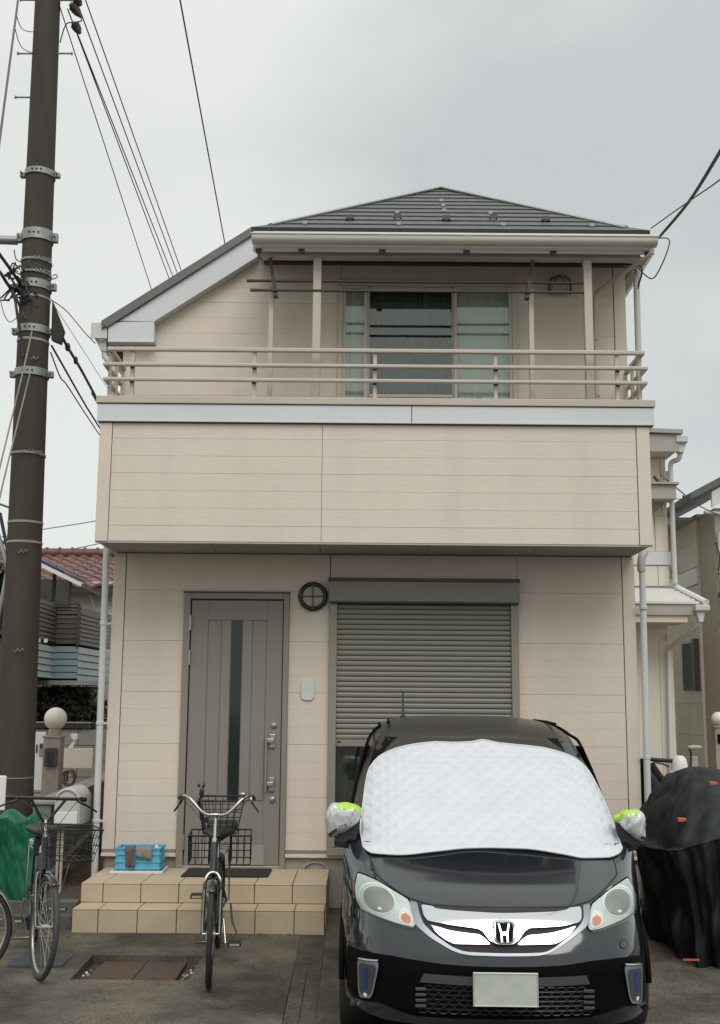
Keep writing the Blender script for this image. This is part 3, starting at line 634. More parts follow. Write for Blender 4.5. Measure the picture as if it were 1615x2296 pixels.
for z in (1.552, 0.912): obj('lock_cylinder', MB().lathe([(0.026, 0), (0.026, -0.012), (0.019, -0.02), (0.010, -0.022)], (-0.750, YD - 0.0103, z), 18, 'y'), M['steel'], dl, smooth=40)
for z in (2.455, 2.145, 0.545): obj('hinge', MB().lathe([(0.011, z - 0.065), (0.011, z + 0.065)], (-1.520, YD - 0.03, 0), 10), M['steel'], df, smooth=40)

# ---- roller shutter
sb = box('shutter_box', M['shutbox'], house, -0.272, 1.437, YF - 0.115, YF + 0.03, 2.652, 2.835, bev=0.006)
box('box_cap', M['bracket'], sb, -0.280, 1.445, YF - 0.122, YF + 0.0, 2.836, 2.866)
box('box_lower_lip', M['bracket'], sb, -0.270, 1.435, YF - 0.10, YF - 0.01, 2.640, 2.6515)
for x0, x1 in ((-0.268, -0.198), (1.367, 1.435)):
    box('guide_rail', M['shutframe'], house, x0, x1, YF - 0.055, YF + 0.03, 0.505, 2.639, bev=0.005)
sl = MB().yz([(YF - 0.016, 0.001), (YF - 0.023, 0.008), (YF - 0.0255, 0.021), (YF - 0.024, 0.034), (YF - 0.017, 0.0435), (YF - 0.006, 0.0435), (YF - 0.006, 0.001)], -0.197, 1.366)
z = 1.432; first = None
while z < 2.60:
    if first is None:
        sl2 = MB(); sl2.v = [(x, y, zz + z) for x, y, zz in sl.v]; sl2.f = list(sl.f)
        first = obj('shutter_slat', sl2, M['shutter'], house, smooth=30); z_first = z
    else:
        c = first.copy(); COL.objects.link(c); c.location.z = z - z_first
    z += 0.0464
box('shutter_backing', M['dark'], house, -0.197, 1.366, YF - 0.004, YF + 0.0, 1.43, 2.639)
box('shutter_bottom_bar', M['shutframe'], house, -0.197, 1.366, YF - 0.034, YF - 0.004, 1.374, 1.4315, bev=0.004)
box('shutter_knob', M['black'], house, -0.185, -0.155, YF - 0.042, YF - 0.0345, 1.408, 1.422, bev=0.002)
box('lower_window_frame', M['shutframe'], house, -0.268, 1.435, YF - 0.055, YF + 0.04, 0.440, 0.504, bev=0.004)
box('lower_pane', M['pane'], house, -0.197, 1.366, YF + 0.008, YF + 0.013, 0.505, 1.42)
box('lower_room', M['room'], house, -0.197, 1.366, YF + 0.24, YF + 0.25, 0.505, 1.42)
curtain(-0.19, 1.36, 10.66, 0.51, 1.42, M['dcurtain'], 0.02, 90)

# ---- round lamp, name plate
rl = obj('porch_lamp', MB().lathe([(0.0005, -0.035), (0.100, -0.035), (0.103, -0.002), (0.0005, -0.002)], (-0.419, YF - 0.002, 2.702), 32, 'y'), M['lampglass'], house, smooth=40)
obj('lamp_ring', MB().tube([(-0.419 + 0.112 * math.cos(a), YF - 0.034, 2.702 + 0.112 * math.sin(a)) for a in [2 * math.pi * k / 36 for k in range(36)]], 0.021, 10, True), M['black'], rl, smooth=180)
box('lamp_bar', M['bracket'], rl, -0.525, -0.313, YF - 0.056, YF - 0.044, 2.698, 2.706)
box('lamp_bar', M['bracket'], rl, -0.423, -0.415, YF - 0.0575, YF - 0.0435, 2.598, 2.806)
obj('name_plate', MB().xz([(-0.455 + 0.062 * math.copysign(abs(math.cos(a)) ** 0.6, math.cos(a)), 1.868 + 0.096 * math.copysign(abs(math.sin(a)) ** 0.6, math.sin(a))) for a in [2 * math.pi * k / 28 for k in range(28)]], YF - 0.018, YF - 0.001), M['plate_w'], house, bev=0.005)

# ================================================================ ENTRANCE STEPS, each tile its own piece
steps = thing('entrance_steps', 'two ochre tiled steps leading up to the front door', 'steps', (-1.21, 9.3, 0))
Z1, Z2 = 0.172, 0.322
obj('step_core', MB().box(-2.178, -0.256, 9.306, YF - 0.001, -0.05, Z1 - 0.011).box(-2.188 + 0.01, -0.256, 9.60, YF - 0.001, Z1 - 0.011, Z2 - 0.011), M['grout'], steps)
TX = [-2.186, -1.985] + [-1.985 + 0.301 * k for k in range(1, 6)] + [-0.247]
TX2 = [-2.194, -2.018] + [-2.018 + 0.301 * k for k in range(1, 6)] + [-0.240]
rt = random.Random(3)
def tile(x0, x1, y0, y1, z0, z1):
    j = rt.uniform(-0.0012, 0.0012)
    obj('tile', MB().box(x0 + 0.003, x1 - 0.003, y0 + (0.003 if z1 - z0 < 0.05 else 0), y1 - (0.003 if z1 - z0 < 0.05 else 0), z0, z1 + (j if z1 - z0 < 0.05 else 0)), M['tile'], steps, bev=0.004, bseg=2)
for a, b_ in zip(TX, TX[1:]):
    tile(a, b_, 9.292, 9.305, -0.03, Z1 - 0.0125)                         # lower riser
    tile(a, b_, 9.288, 9.592, Z1 - 0.0105, Z1)                            # lower tread
for a, b_ in zip(TX2, TX2[1:]):
    tile(a, b_, 9.588, 9.599, Z1 + 0.002, Z2 - 0.0125)
    for k in range(3): tile(a, b_, 9.584 + 0.303 * k, min(9.584 + 0.303 * (k + 1), YF - 0.002), Z2 - 0.0105, Z2)
for k in range(4):                                                        # left and right cheeks
    for s in (-2.192, -0.2555):
        box('tile', M['tile'], steps, s, s + 0.0125, 9.60 + 0.225 * k + 0.003, 9.60 + 0.225 * (k + 1) - 0.003, -0.03, Z2 - 0.012, bev=0.004)
# things on the landing
dm = box('doormat', M['matblk'], None, -1.455, -0.735, 9.93, 10.40, Z2 + 0.001, Z2 + 0.014, bev=0.004)
props(dm, 'dark rubber doormat lying in front of the grey door', 'doormat')
tr = thing('plastic_tray', 'flat white tray under the blue crate on the landing', 'tray', (-1.85, 10.25, Z2))
box('tray_base', M['whitep'], tr, -2.075, -1.635, 10.10, 10.42, Z2 + 0.001, Z2 + 0.012, bev=0.004)
for x0, x1, y0, y1 in ((-2.075, -1.635, 10.10, 10.112), (-2.075, -1.635, 10.408, 10.42), (-2.075, -2.063, 10.1125, 10.4075), (-1.647, -1.635, 10.1125, 10.4075)):
    box('tray_rim', M['whitep'], tr, x0, x1, y0, y1, Z2 + 0.012, Z2 + 0.024, bev=0.003)
cr = thing('blue_crate', 'bright blue plastic crate with cloths hung over its front, beside the door', 'crate', (-1.85, 10.25, Z2 + 0.013))
cx0, cx1, cy0, cy1, cz = -2.035, -1.665, 10.125, 10.39, Z2 + 0.0145
def wall_panel(nm, x0, x1, y0, y1, z0, z1): return box(nm, M['bluebox'], cr, x0, x1, y0, y1, z0, z1, bev=0.003)
wall_panel('crate_floor', cx0, cx1, cy0, cy1, cz, cz + 0.008)
for y0, y1 in ((cy0, cy0 + 0.008), (cy1 - 0.008, cy1)):
    w_ = wall_panel('crate_wall', cx0, cx1, y0, y1, cz + 0.0085, cz + 0.195)
    for z in (0.02, 0.075, 0.135, 0.180):
        box('crate_rib', M['bluebox'], w_, cx0 - 0.006, cx1 + 0.006, y0 - 0.009 if y0 == cy0 else y1 + 0.0005, y0 - 0.0005 if y0 == cy0 else y1 + 0.009, cz + z, cz + z + 0.018, bev=0.002)
    for k in range(6):
        box('crate_rib', M['bluebox'], w_, cx0 + 0.004 + k * 0.070, cx0 + 0.012 + k * 0.070, y0 - 0.007 if y0 == cy0 else y1 + 0.0006, y0 - 0.0006 if y0 == cy0 else y1 + 0.007, cz + 0.012, cz + 0.19)
for x0, x1 in ((cx0, cx0 + 0.008), (cx1 - 0.008, cx1)):
    w_ = wall_panel('crate_wall', x0, x1, cy0 + 0.0085, cy1 - 0.0085, cz + 0.0085, cz + 0.195)
    for z in (0.02, 0.075, 0.135, 0.180): box('crate_rib', M['bluebox'], w_, x0 - 0.008 if x0 == cx0 else x1 + 0.0005, x0 - 0.0005 if x0 == cx0 else x1 + 0.008, cy0, cy1, cz + z, cz + z + 0.018, bev=0.002)
def drape(nm, m, x0, x1, yo, top, drop, slope, lab, cat):
    pts = lambda u, v: None
    def f(u, v):
        x = x0 + (x1 - x0) * u + 0.006 * math.sin(9 * v)
        s = v * (drop + 0.20) - 0.20
        if s < 0: return (x, yo - s * 0.9, top + 0.004 + 0.004 * math.sin(u * 8) - (0.02 if s < -0.05 else 0))
        return (x, yo - 0.012 - 0.012 * math.sin(u * 6 + v * 3) ** 2, top - s * (1 + slope * (u - 0.5)))
    o = obj(nm, MB().grid(f, 14, 18), m, None, smooth=180, solid=0.005, fix=False, at=((x0 + x1) / 2, yo, top)); props(o, lab, cat); return o
drape('brown_rag', M['clothbrn'], -1.950, -1.875, cy0 - 0.014, cz + 0.200, 0.155, 0.1, 'dark brown rag hanging down the front of the blue crate', 'rag')
drape('grey_cloth', M['cloth'], -1.868, -1.730, cy0 - 0.016, cz + 0.203, 0.085, 0.35, 'light grey cloth folded over the front of the blue crate', 'cloth')
bt = thing('plastic_bottle', 'small white plastic bottle standing at the right corner of the blue crate', 'bottle', (-1.685, 10.15, cz + 0.008))
obj('bottle_body', MB().lathe([(0.026, 0), (0.028, 0.02), (0.028, 0.17), (0.014, 0.20), (0.013, 0.215)], (-1.698, 10.162, cz + 0.009), 14), M['whitep'], bt, smooth=50)
obj('bottle_cap', MB().lathe([(0.016, 0.2155), (0.016, 0.236)], (-1.698, 10.162, cz + 0.009), 14), M['plate_w'], bt)
# ================================================================ UTILITY POLE
PX, PY = -3.20, 11.0
pole = thing('utility_pole', 'tall tapered concrete utility pole wrapped in steel bands, left of the beige house', 'utility pole', (PX, PY, 0))
prad = lambda z: 0.183 - 0.0061 * z
pcx = lambda z: -3.178 - 0.0140 * (z - 1.0)
obj('pole_shaft', MB().lathe([(prad(z), z) for z in (0, 2, 4, 6, 8, 10, 11.5)], (0, 0, 0), 36).xf(Matrix(((1, 0, -0.0140, -3.178 + 0.0140), (0, 1, 0, PY), (0, 0, 1, 0), (0, 0, 0, 1)))), M['pole'], pole, smooth=60)
def ring(nm, m, z, h, dr=0.010, tilt=0.0, n=28, par=None):
    r = prad(z) + dr; b = MB()
    b.lathe([(r - dr + 0.001, -h / 2), (r, -h / 2), (r, h / 2), (r - dr + 0.001, h / 2)], (0, 0, 0), n)
    b.xf(Matrix.Translation((pcx(z), PY, z)) @ Matrix.Rotation(tilt, 4, 'Y'))
    return obj(nm, b, m, par or pole, smooth=40)
for z, h, t in ((6.998, 0.06, 0.04), (6.329, 0.11, 0.0), (5.811, 0.085, 0.03), (5.350, 0.075, 0.02), (4.913, 0.075, 0.01)):
    bd = ring('steel_band', M['galv'], z, h, 0.014, t)
    r = prad(z)
    for s in (-1, 1):
        obj('band_lug', MB().box(pcx(z) + s * (r + 0.012), pcx(z) + s * (r + 0.060), PY - 0.03, PY + 0.03, z - h * 0.45, z + h * 0.4), M['galv'], bd, bev=0.006)
        tube('band_bolt', M['galv'], bd, [(pcx(z) + s * (r + 0.035), PY - 0.09, z), (pcx(z) + s * (r + 0.035), PY + 0.06, z)], 0.010, 8)
    for k in range(3): box('band_slot', M['dark'], bd, pcx(z) - 0.05 + 0.045 * k, pcx(z) - 0.03 + 0.045 * k, PY - r - 0.0160, PY - r - 0.0142, z - 0.008, z + 0.008)
for z, dr, t in ((6.064, 0.009, 0.05), (5.935, 0.010, 0.07), (5.682, 0.006, 0.04), (5.24, 0.005, 0.03), (4.103, 0.008, 0.03), (3.433, 0.005, 0.0), (3.241, 0.005, 0.0), (1.053, 0.003, 0.0)):
    ring('strap', M['bandg'] if z < 4 or z == 5.24 else M['galv'], z, 0.022 if z > 3 else 0.008, dr, t)
def spiral(z, m, x0=0.0, nn=5):
    r = prad(z); pts = []
    for k in range(nn * 8 + 1):
        a = -math.pi / 2 + 0.5 + x0 - k * 0.028; q = 2 * math.pi * k / 8
        pts.append((pcx(z) + (r + 0.022 + 0.012 * math.cos(q)) * math.cos(a), PY + (r + 0.022 + 0.012 * math.cos(q)) * math.sin(a), z + 0.016 * math.sin(q)))
    tube('coiled_strap', m, pole, pts, 0.004, 5)
spiral(6.064, M['galv'], 0.6); spiral(5.935, M['galv'], 0.7, 6); spiral(4.103, M['galv'], 0.5); spiral(3.139, M['galv'], -0.1, 2); spiral(2.214, M['galv'], -0.05, 2); spiral(5.03, M['galv'], 0.1, 2)
for z, s in ((7.839, -1), (8.329, 1), (8.325, -1), (8.93, -1), (8.93, 1)):
    tube('step_bolt', M['galv'], pole, [(pcx(z) + s * (prad(z) - 0.01), PY - 0.02, z), (pcx(z) + s * (prad(z) + 0.14), PY - 0.02, z)], 0.010, 8)
    obj('step_head', MB().lathe([(0.017, -0.008), (0.017, 0.008)], (pcx(z) + s * (prad(z) + 0.145), PY - 0.02, z), 10, 'x'), M['galv'], pole)
tube('side_arm', M['galv'], pole, [(pcx(6.3) - 0.20, PY, 6.30), (-6.2, PY - 0.2, 6.30)], 0.045, 12)
tube('hook', M['galv'], pole, curve_pts([(pcx(5.9) + 0.13, PY - 0.06, 5.87), (pcx(5.9) + 0.2, PY - 0.08, 5.87), (pcx(5.9) + 0.235, PY - 0.08, 5.89), (pcx(5.9) + 0.22, PY - 0.08, 5.915), (pcx(5.9) + 0.19, PY - 0.08, 5.905)], 4), 0.007, 6)
obj('cable_bracket', MB().prism([(-3.06, PY - 0.05, 5.66), (-2.928, PY - 0.05, 5.352), (-2.955, PY - 0.05, 5.215), (-3.05, PY - 0.05, 5.255)], [(-3.06, PY + 0.02, 5.66), (-2.928, PY + 0.02, 5.352), (-2.955, PY + 0.02, 5.215), (-3.05, PY + 0.02, 5.255)]), M['dark'], pole, bev=0.006)
tube('cross_arm', M['galv'], pole, [(-3.9, PY, 9.55), (-2.3, PY, 9.55)], 0.05, 8)

# ================================================================ OVERHEAD WIRES
def wire(label, pts, r, m='cable', sag=0.0, n=14, group='overhead cables', name='overhead_cable', cat='cable'):
    P = [Vector(p) for p in pts]
    if len(P) == 2:
        a, b_ = P; P = [a.lerp(b_, k / n) - Vector((0, 0, sag * 4 * (k / n) * (1 - k / n))) for k in range(n + 1)]
    else: P = curve_pts(P, 5)
    c = sum(P, Vector()) / len(P)
    o = obj(name, MB().tube(P, r, 6), M[m], None, smooth=60, at=tuple(c)); props(o, label, cat, group); return o
def far(a, b_, f0=-0.3, f1=1.8): a, b_ = Vector(a), Vector(b_); return tuple(a.lerp(b_, f0)), tuple(a.lerp(b_, f1))
wire('thin grey cable, leftmost of the lines running from the pole down behind the house roof', far((-3.152, 11, 8.844), (-3.056, 16, 7.701)), 0.006, 'cableg')
wire('black cable, second from the left behind the sloping roof, from the pole', far((-3.078, 11, 8.844), (-2.979, 17, 8.244), 0.0), 0.0068)
wire('black cable, third from the left behind the sloping roof, from the pole', far((-2.994, 11, 8.643), (-2.925, 17, 8.281), 0.0), 0.0068)
wire('black cable, fourth from the left behind the sloping roof, from the pole', far((-2.995, 11, 8.947), (-2.851, 17, 8.317)), 0.0068)
wire('black cable, rightmost of the five lines leaving the pole for the roof', far((-2.897, 11, 8.948), (-2.798, 17, 8.376)), 0.0068)
wire('lone black cable crossing the sky alone to the top of the sloping white bargeboard', far((-1.74, 10, 8.297), (-2.004, 16, 8.392)), 0.0085)
wire('thick cable hanging down the sky left of the pole at the edge', far((-2.946, 9, 7.6), (-2.687, 8, 5.844)), 0.010, 'cableg')
wire('thin looped wire, upper of the two between the left cable and the pole', [(-3.119, 9.5, 7.822), (-3.215, 10, 7.984), (-3.406, 11, 8.579)], 0.004, 'cableg')
wire('thin looped wire, lower of the two between the left cable and the pole', [(-3.124, 9.5, 7.691), (-3.213, 10, 7.802), (-3.402, 11, 8.338)], 0.004, 'cableg')
wire('black jumper cable curling between the insulators and the pole top', [(-3.137, 11, 8.465), (-3.087, 11, 8.667), (-2.996, 11, 8.693), (-2.924, 11, 8.719), (-2.993, 11, 8.82), (-3.045, 11, 8.921)], 0.007)
for k, (a, b_) in enumerate((((-3.043, 11, 8.895), (-2.934, 11, 8.754)), ((-2.999, 11, 8.947), (-2.941, 11, 8.886)), ((-3.005, 11, 8.683), (-2.935, 11, 8.568)))):
    t = thing('insulator', ('dark strain insulator pointing right beside the pole top', 'dark strain insulator at the top picture edge right of the pole', 'dark strain insulator, lowest of those right of the pole top')[k], 'insulator', a, group='insulators at the pole top')
    d = Vector(b_) - Vector(a)
    obj('insulator_body', MB().tube([Vector(a) + d * q for q in (0, 0.2, 0.21, 0.4, 0.41, 0.6, 0.61, 1.0)], [0.03, 0.03, 0.05, 0.03, 0.05, 0.03, 0.045, 0.015], 10), M['bracket'], t, smooth=40)
wire('thick black cable with taped joints running from the pole bracket behind the balcony', [(-2.987, 11, 5.361), (-3.01, 11.4, 5.338), (-3.113, 12.4, 5.401), (-3.19, 13.5, 5.382), (-3.345, 15, 5.444), (-4.502, 30, 5.795)], 0.015)
o = obj('cable_joint', MB().ball((-3.005, 11.42, 5.33), 0.035, 10, 8, (0.8, 1, 1.3)).ball((-3.064, 12.0, 5.366), 0.03, 10, 8, (0.8, 1, 1.5)), M['cable'], None, smooth=180, at=(-3.038, 11.7, 5.351)); props(o, 'lumpy taped joints on the thick black cable right of the pole', 'cable joint')
wire('black cable, upper of the pair falling from the pole to the balcony corner', [(-3.054, 11, 5.209), (-3.048, 11.6, 5.114), (-3.093, 12.6, 5.048), (-3.251, 14.5, 5.084), (-4.487, 30, 5.327)], 0.010)
wire('black cable, lower of the pair falling from the pole to the balcony corner', [(-3.059, 11, 5.14), (-3.061, 11.4, 5.007), (-3.041, 11.6, 4.98), (-3.113, 12.7, 4.971), (-3.247, 14.5, 4.996)], 0.0068)
wire('thin wire sagging from the pole to the left eave gutter', [(-3.069, 10.95, 5.665), (-2.869, 10.8, 5.494), (-2.636, 10.6, 5.216), (-2.505, 10.5, 5.075)], 0.005)
wire('hair thin pale wire slanting from the pole bracket towards the railing', [(-3.034, 11, 5.6), (-2.898, 11.5, 5.371), (-3.009, 13, 5.449), (-3.159, 14.5, 5.585), (-4.533, 30, 6.739)], 0.003, 'cableg')
wire('guy rope, upper of the two running from the pole down to the left', [(-3.196, 10.8, 5.292), (-3.16, 10.5, 4.852), (-3.083, 9.9, 4.083), (-2.973, 9.2, 3.305)], 0.0075, 'rope')
wire('guy rope, lower of the two running from the pole down to the left', [(-3.19, 10.8, 4.875), (-3.175, 10.5, 4.378), (-3.082, 9.9, 3.744), (-2.957, 9.2, 3.051)], 0.0075, 'rope')
wire('faint horizontal wire, upper of the two between pole and house under the balcony', [(-19.715, 30, 4.506), (-9.869, 30, 5.987), (-8.369, 30, 6.258), (-6.921, 30, 6.507), (-4.541, 30, 6.977), (5.808, 30, 8.622)], 0.012, 'cableg')
wire('faint horizontal wire, lower of the two between pole and house under the balcony', [(-19.66, 30, 4.044), (-9.833, 30, 5.424), (-8.334, 30, 5.612), (-6.812, 30, 5.906), (-4.526, 30, 6.502), (5.799, 30, 8.259)], 0.012, 'cableg')
rb = random.Random(11)
# the tangle of telecom cables on the left of the pole
for k, (lab, pts, r) in enumerate((
    ('thick telecom cable, upper of those meeting the pole from the left', [(-3.595, 10.5, 6.131), (-3.465, 10.6, 5.956), (-3.39, 10.7, 5.852), (-3.342, 10.85, 5.773)], 0.018),
    ('thick telecom cable, lower of those meeting the pole from the left', [(-3.581, 10.5, 5.906), (-3.478, 10.6, 5.812), (-3.416, 10.7, 5.715), (-3.351, 10.85, 5.704)], 0.018),
    ('telecom cable dropping in a bend along the left side of the pole', [(-3.46, 10.75, 5.77), (-3.374, 10.75, 5.621), (-3.327, 10.75, 5.409), (-3.284, 10.8, 5.165), (-3.268, 10.8, 5.031)], 0.014),
    ('telecom cable looping back onto the pole under the tangle', [(-3.424, 10.75, 5.734), (-3.337, 10.75, 5.576), (-3.312, 10.8, 5.503), (-3.264, 10.8, 5.413)], 0.012),
    ('thin stray wire hanging in an open loop left of the pole', [(-3.491, 10.6, 5.677), (-3.42, 10.6, 5.409), (-3.354, 10.6, 5.312), (-3.32, 10.7, 5.392)], 0.004),
    ('thin wire sticking up above the telecom tangle', [(-3.386, 10.7, 6.08), (-3.363, 10.7, 5.988), (-3.309, 10.7, 5.952), (-3.274, 10.85, 5.967)], 0.006))):
    wire(lab, pts, r, 'cable' if k != 5 else 'cableg')
tg = MB()
for k in range(16):
    c = Vector((-3.355, 10.8, 5.79)) + Vector((rb.uniform(-0.10, 0.09), rb.uniform(-0.05, 0.1), rb.uniform(-0.13, 0.12)))
    pts = [c + Vector((rb.uniform(-0.10, 0.10), rb.uniform(-0.06, 0.06), rb.uniform(-0.12, 0.12))) for _ in range(4)]
    tg.tube(curve_pts(pts, 4), rb.uniform(0.006, 0.013), 6)
o = obj('cable_tangle', tg, M['cable'], None, smooth=60, at=(-3.355, 10.8, 5.79)); props(o, 'dark tangle of telecom cables bunched against the left side of the pole', 'cable tangle')
# right-hand service drop
wire('twisted black service cable dropping to the right corner of the canopy', [(2.026, 5.5, 4.865), (2.38, 7.2, 5.382), (2.634, 8.8, 5.758), (2.761, 10.2, 6.048)], 0.013)
wire('thin service wire crossing the twisted cable at the right roof corner', [(2.009, 5.5, 4.533), (2.371, 7.2, 5.179), (2.607, 8.9, 5.765), (2.715, 10.3, 6.179)], 0.006)
wire('thin drooping wire loop under the right end of the canopy', [(2.752, 10.2, 6.039), (2.843, 10.2, 6.036), (2.849, 10.2, 5.962), (2.767, 10.2, 5.76), (2.707, 10.3, 5.681), (2.622, 10.4, 5.807), (2.595, 10.45, 5.893)], 0.006)
wire('short dark wire running down the right wall corner under the eave', [(2.584, 10.42, 5.899), (2.648, 10.42, 5.815), (2.617, 10.45, 5.672), (2.602, 10.47, 5.568)], 0.009)
wire('grey wire running down from the right neighbour to the olive house roof', [(3.67, 13.9, 4.558), (3.77, 13.9, 4.47), (4.41, 15, 4.405), (4.838, 15.8, 4.438), (5.194, 16, 4.355)], 0.008, 'cableg')
wire('faint wire, upper one in the gap between the two right hand houses', [(4.535, 17, 4.829), (5.883, 20, 5.386), (7.165, 22, 5.865)], 0.007, 'cableg')
wire('faint wire, lower one in the gap between the two right hand houses', [(4.591, 17, 4.547), (5.879, 20, 5.275), (7.167, 22, 5.918)], 0.007, 'cableg')
# ================================================================ THE CAR (its own axes: x to the right, y away from the camera)
A_CAR = 0.02
car = thing('parked_car', 'black people carrier parked nose out beside the steps, chrome grille, frosted plate', 'car', (0.757, 6.22, 0), -A_CAR, local=True)
def tab(t, z):
    """smooth monotone table look-up"""
    n = len(t)
    if z <= t[0][0]: return t[0][1]
    if z >= t[-1][0]: return t[-1][1]
    for k in range(n - 1):
        if z <= t[k + 1][0]: break
    sl = lambda i: (t[i + 1][1] - t[i][1]) / (t[i + 1][0] - t[i][0])
    def tg(i):
        if i == 0: return sl(0)
        if i == n - 1: return sl(n - 2)
        a, b_ = sl(i - 1), sl(i)
        return 0.0 if a * b_ <= 0 else 2 * a * b_ / (a + b_)
    h = t[k + 1][0] - t[k][0]; u = (z - t[k][0]) / h; m0, m1 = tg(k) * h, tg(k + 1) * h
    return (2 * u ** 3 - 3 * u * u + 1) * t[k][1] + (u ** 3 - 2 * u * u + u) * m0 + (3 * u * u - 2 * u ** 3) * t[k + 1][1] + (u ** 3 - u * u) * m1
D0T = [(.08, .06), (.14, .02), (.2, .0), (.36, .0), (.43, .008), (.50, .035), (.58, .082), (.66, .15), (.72, .245), (.80, .41), (.88, .585), (.94, .72)]
SWT = [(.1, 1.0), (.6, 1.0), (.75, .75), (.92, .35)]
HWC = .855
def front_d(s, z):
    q = min(1.0, abs(s) / HWC); return tab(D0T, z) + tab(SWT, z) * (.14 * q * q + .52 * q ** 8)
WTC = [(.86, .845), (.93, .84), (1.2, .80), (1.45, .735), (1.53, .70), (1.585, .64), (1.63, .52), (1.652, .33), (1.657, .12)]
FTC = [(.86, .60), (.90, .67), (1.2, 1.19), (1.52, 1.80), (1.585, 2.03), (1.63, 2.4), (1.652, 2.75), (1.657, 3.0)]
RTC = [(.86, 4.1), (1.4, 4.02), (1.53, 3.95), (1.585, 3.86), (1.63, 3.68), (1.652, 3.4), (1.657, 3.2)]
def cabin_d(s, z, back=False):
    w, f, b_ = tab(WTC, z), tab(FTC, z), tab(RTC, z); q = min(.9995, abs(s) / w); h = min((b_ - f) / 2, .9); k = h * (1 - q ** 4.5) ** (1 / 4.5)
    return b_ - h + k if back else f + h - k
# nose, bonnet and wings: one skin in (s, z)
zs = [.14 + .01 * k for k in range(80)] + [.938]
ss = [math.sin(math.pi / 2 * k / 30) * HWC for k in range(-30, 31)]
def skin_patch(z_list, s_list, fn, off=0.0):
    b = MB(); n = len(s_list)
    b.add([(s, fn(s, z) - off, z) for z in z_list for s in s_list], [(j * n + i, j * n + i + 1, (j + 1) * n + i + 1, (j + 1) * n + i) for j in range(len(z_list) - 1) for i in range(n - 1)])
    return b
body = skin_patch(zs, ss, front_d)
# sides, from the edge of the nose to the tail, with a shoulder line
def side_s(z, d):
    t = 0.012 * math.sin(max(0, min(1, (z - .2) / .7)) * math.pi)
    return HWC - 0.012 + t - (0.03 * max(0, (d - 3.6) / .55) ** 2)
for sg in (-1, 1):
    zz = [.14, .3, .45, .6, .7, .8, .88, .925]; nd = 24
    V, F = [], []
    for z in zz:
        d0 = front_d(HWC, z)
        for i in range(nd + 1):
            d = d0 + (4.12 - d0) * i / nd
            V.append((sg * (HWC if i == 0 else side_s(z, d)), d, z))
    for j in range(len(zz) - 1):
        for i in range(nd):
            k = j * (nd + 1) + i; F.append((k, k + 1, k + nd + 2, k + nd + 1))
    body.add(V, F)
body.add([(-.80, 4.13, .14), (.80, 4.13, .14), (.80, 4.13, .93), (-.80, 4.13, .93)], [(0, 1, 2, 3)])
body.add([(-.83, 1.35, .926), (.83, 1.35, .926), (.84, 4.12, .926), (-.84, 4.12, .926)], [(0, 1, 2, 3)])
body.add([(-.80, .3, .14), (.80, .3, .14), (.80, 4.12, .14), (-.80, 4.12, .14)], [(0, 1, 2, 3)])
bo = obj('body', body, M['paint'], car, smooth=50, fix=False)
# cabin: stacked outlines
def ring_pts(z, n=72, off=0.0):
    w, f, b_ = tab(WTC, z), tab(FTC, z), tab(RTC, z); out = []; h = min((b_ - f) / 2, .9)
    for k in range(n):
        a = 2 * math.pi * k / n; c, s_ = math.cos(a), math.sin(a)
        x = (w + off) * math.copysign(abs(c) ** (2 / 4.5), c); yy = math.copysign(abs(s_) ** (2 / 4.5), s_)
        out.append((x, (f + h + yy * (h + off)) if yy < 0 else (b_ - h + yy * (h + off)), z))
    return out
levels = [.87, .95, 1.05, 1.2, 1.33, 1.45, 1.50, 1.53, 1.558, 1.585, 1.61, 1.63, 1.643, 1.652, 1.657]
cab = MB(); n = 72
V = [p for z in levels for p in ring_pts(z, n)]
cab.add(V, [(j * n + i, j * n + (i + 1) % n, (j + 1) * n + (i + 1) % n, (j + 1) * n + i) for j in range(len(levels) - 1) for i in range(n)] + [tuple(range((len(levels) - 1) * n, len(levels) * n))])
obj('roof', cab, M['roofpaint'], car, smooth=60, fix=True)
def cab_patch(nm, m, s_list, z_list, off, par=car):
    return obj(nm, skin_patch(z_list, s_list, cabin_d, off), m, par, smooth=60, fix=False)
def lin(a, b_, n): return [a + (b_ - a) * k / n for k in range(n + 1)]
# windscreen reaching to the pillars
b = MB(); nz, nx = 14, 24
b.grid(lambda u, v: (lambda z: (lambda s: (s, cabin_d(s, z) - 0.004, z))((2 * u - 1) * (tab(WTC, z) - 0.055)))(.885 + (1.515 - .885) * v), nx, nz)
obj('windscreen', b, M['carglass'], car, smooth=60, fix=False)
# side windows and pillars' weather strips
for sg in (-1, 1):
    for d0, d1, z0 in ((1.75, 2.45, .98), (2.53, 3.25, .98), (3.33, 3.85, 1.0)):
        b = MB(); b.grid(lambda u, v: (lambda z: (sg * (tab(WTC, z) + 0.004), d0 + (d1 - d0) * u + 0.15 * (z - z0) * (1 if d0 < 2 else 0) * (1 - u), z))(z0 + (1.46 - z0) * v), 6, 6)
        obj('side_window', b, M['carglass'], car, smooth=60, fix=False)
    pts = [(sg * (tab(WTC, z) + 0.006), 1.45 + (z - .95) * 0.95, z) for z in lin(.95, 1.5, 8)] + [(sg * (tab(WTC, z) + 0.004), 2.2 + 4 * (z - 1.53), z) for z in lin(1.53, 1.58, 3)] + [(sg * .655, 2.9, 1.592), (sg * .655, 3.7, 1.585)]
    tube('drip_moulding', M['trimblk'], car, curve_pts(pts, 3), 0.011, 8)
    tube('roof_moulding', M['trimblk'], car, [(sg * .59, 2.10, 1.606), (sg * .585, 2.5, 1.618), (sg * .58, 3.2, 1.624), (sg * .575, 3.7, 1.60)], 0.010, 8)
an = tube('antenna', M['black'], car, [(-.46, 3.40, 1.63), (-.46, 3.42, 1.70), (-.46, 3.46, 1.835)], [.016, .009, .007], 10)
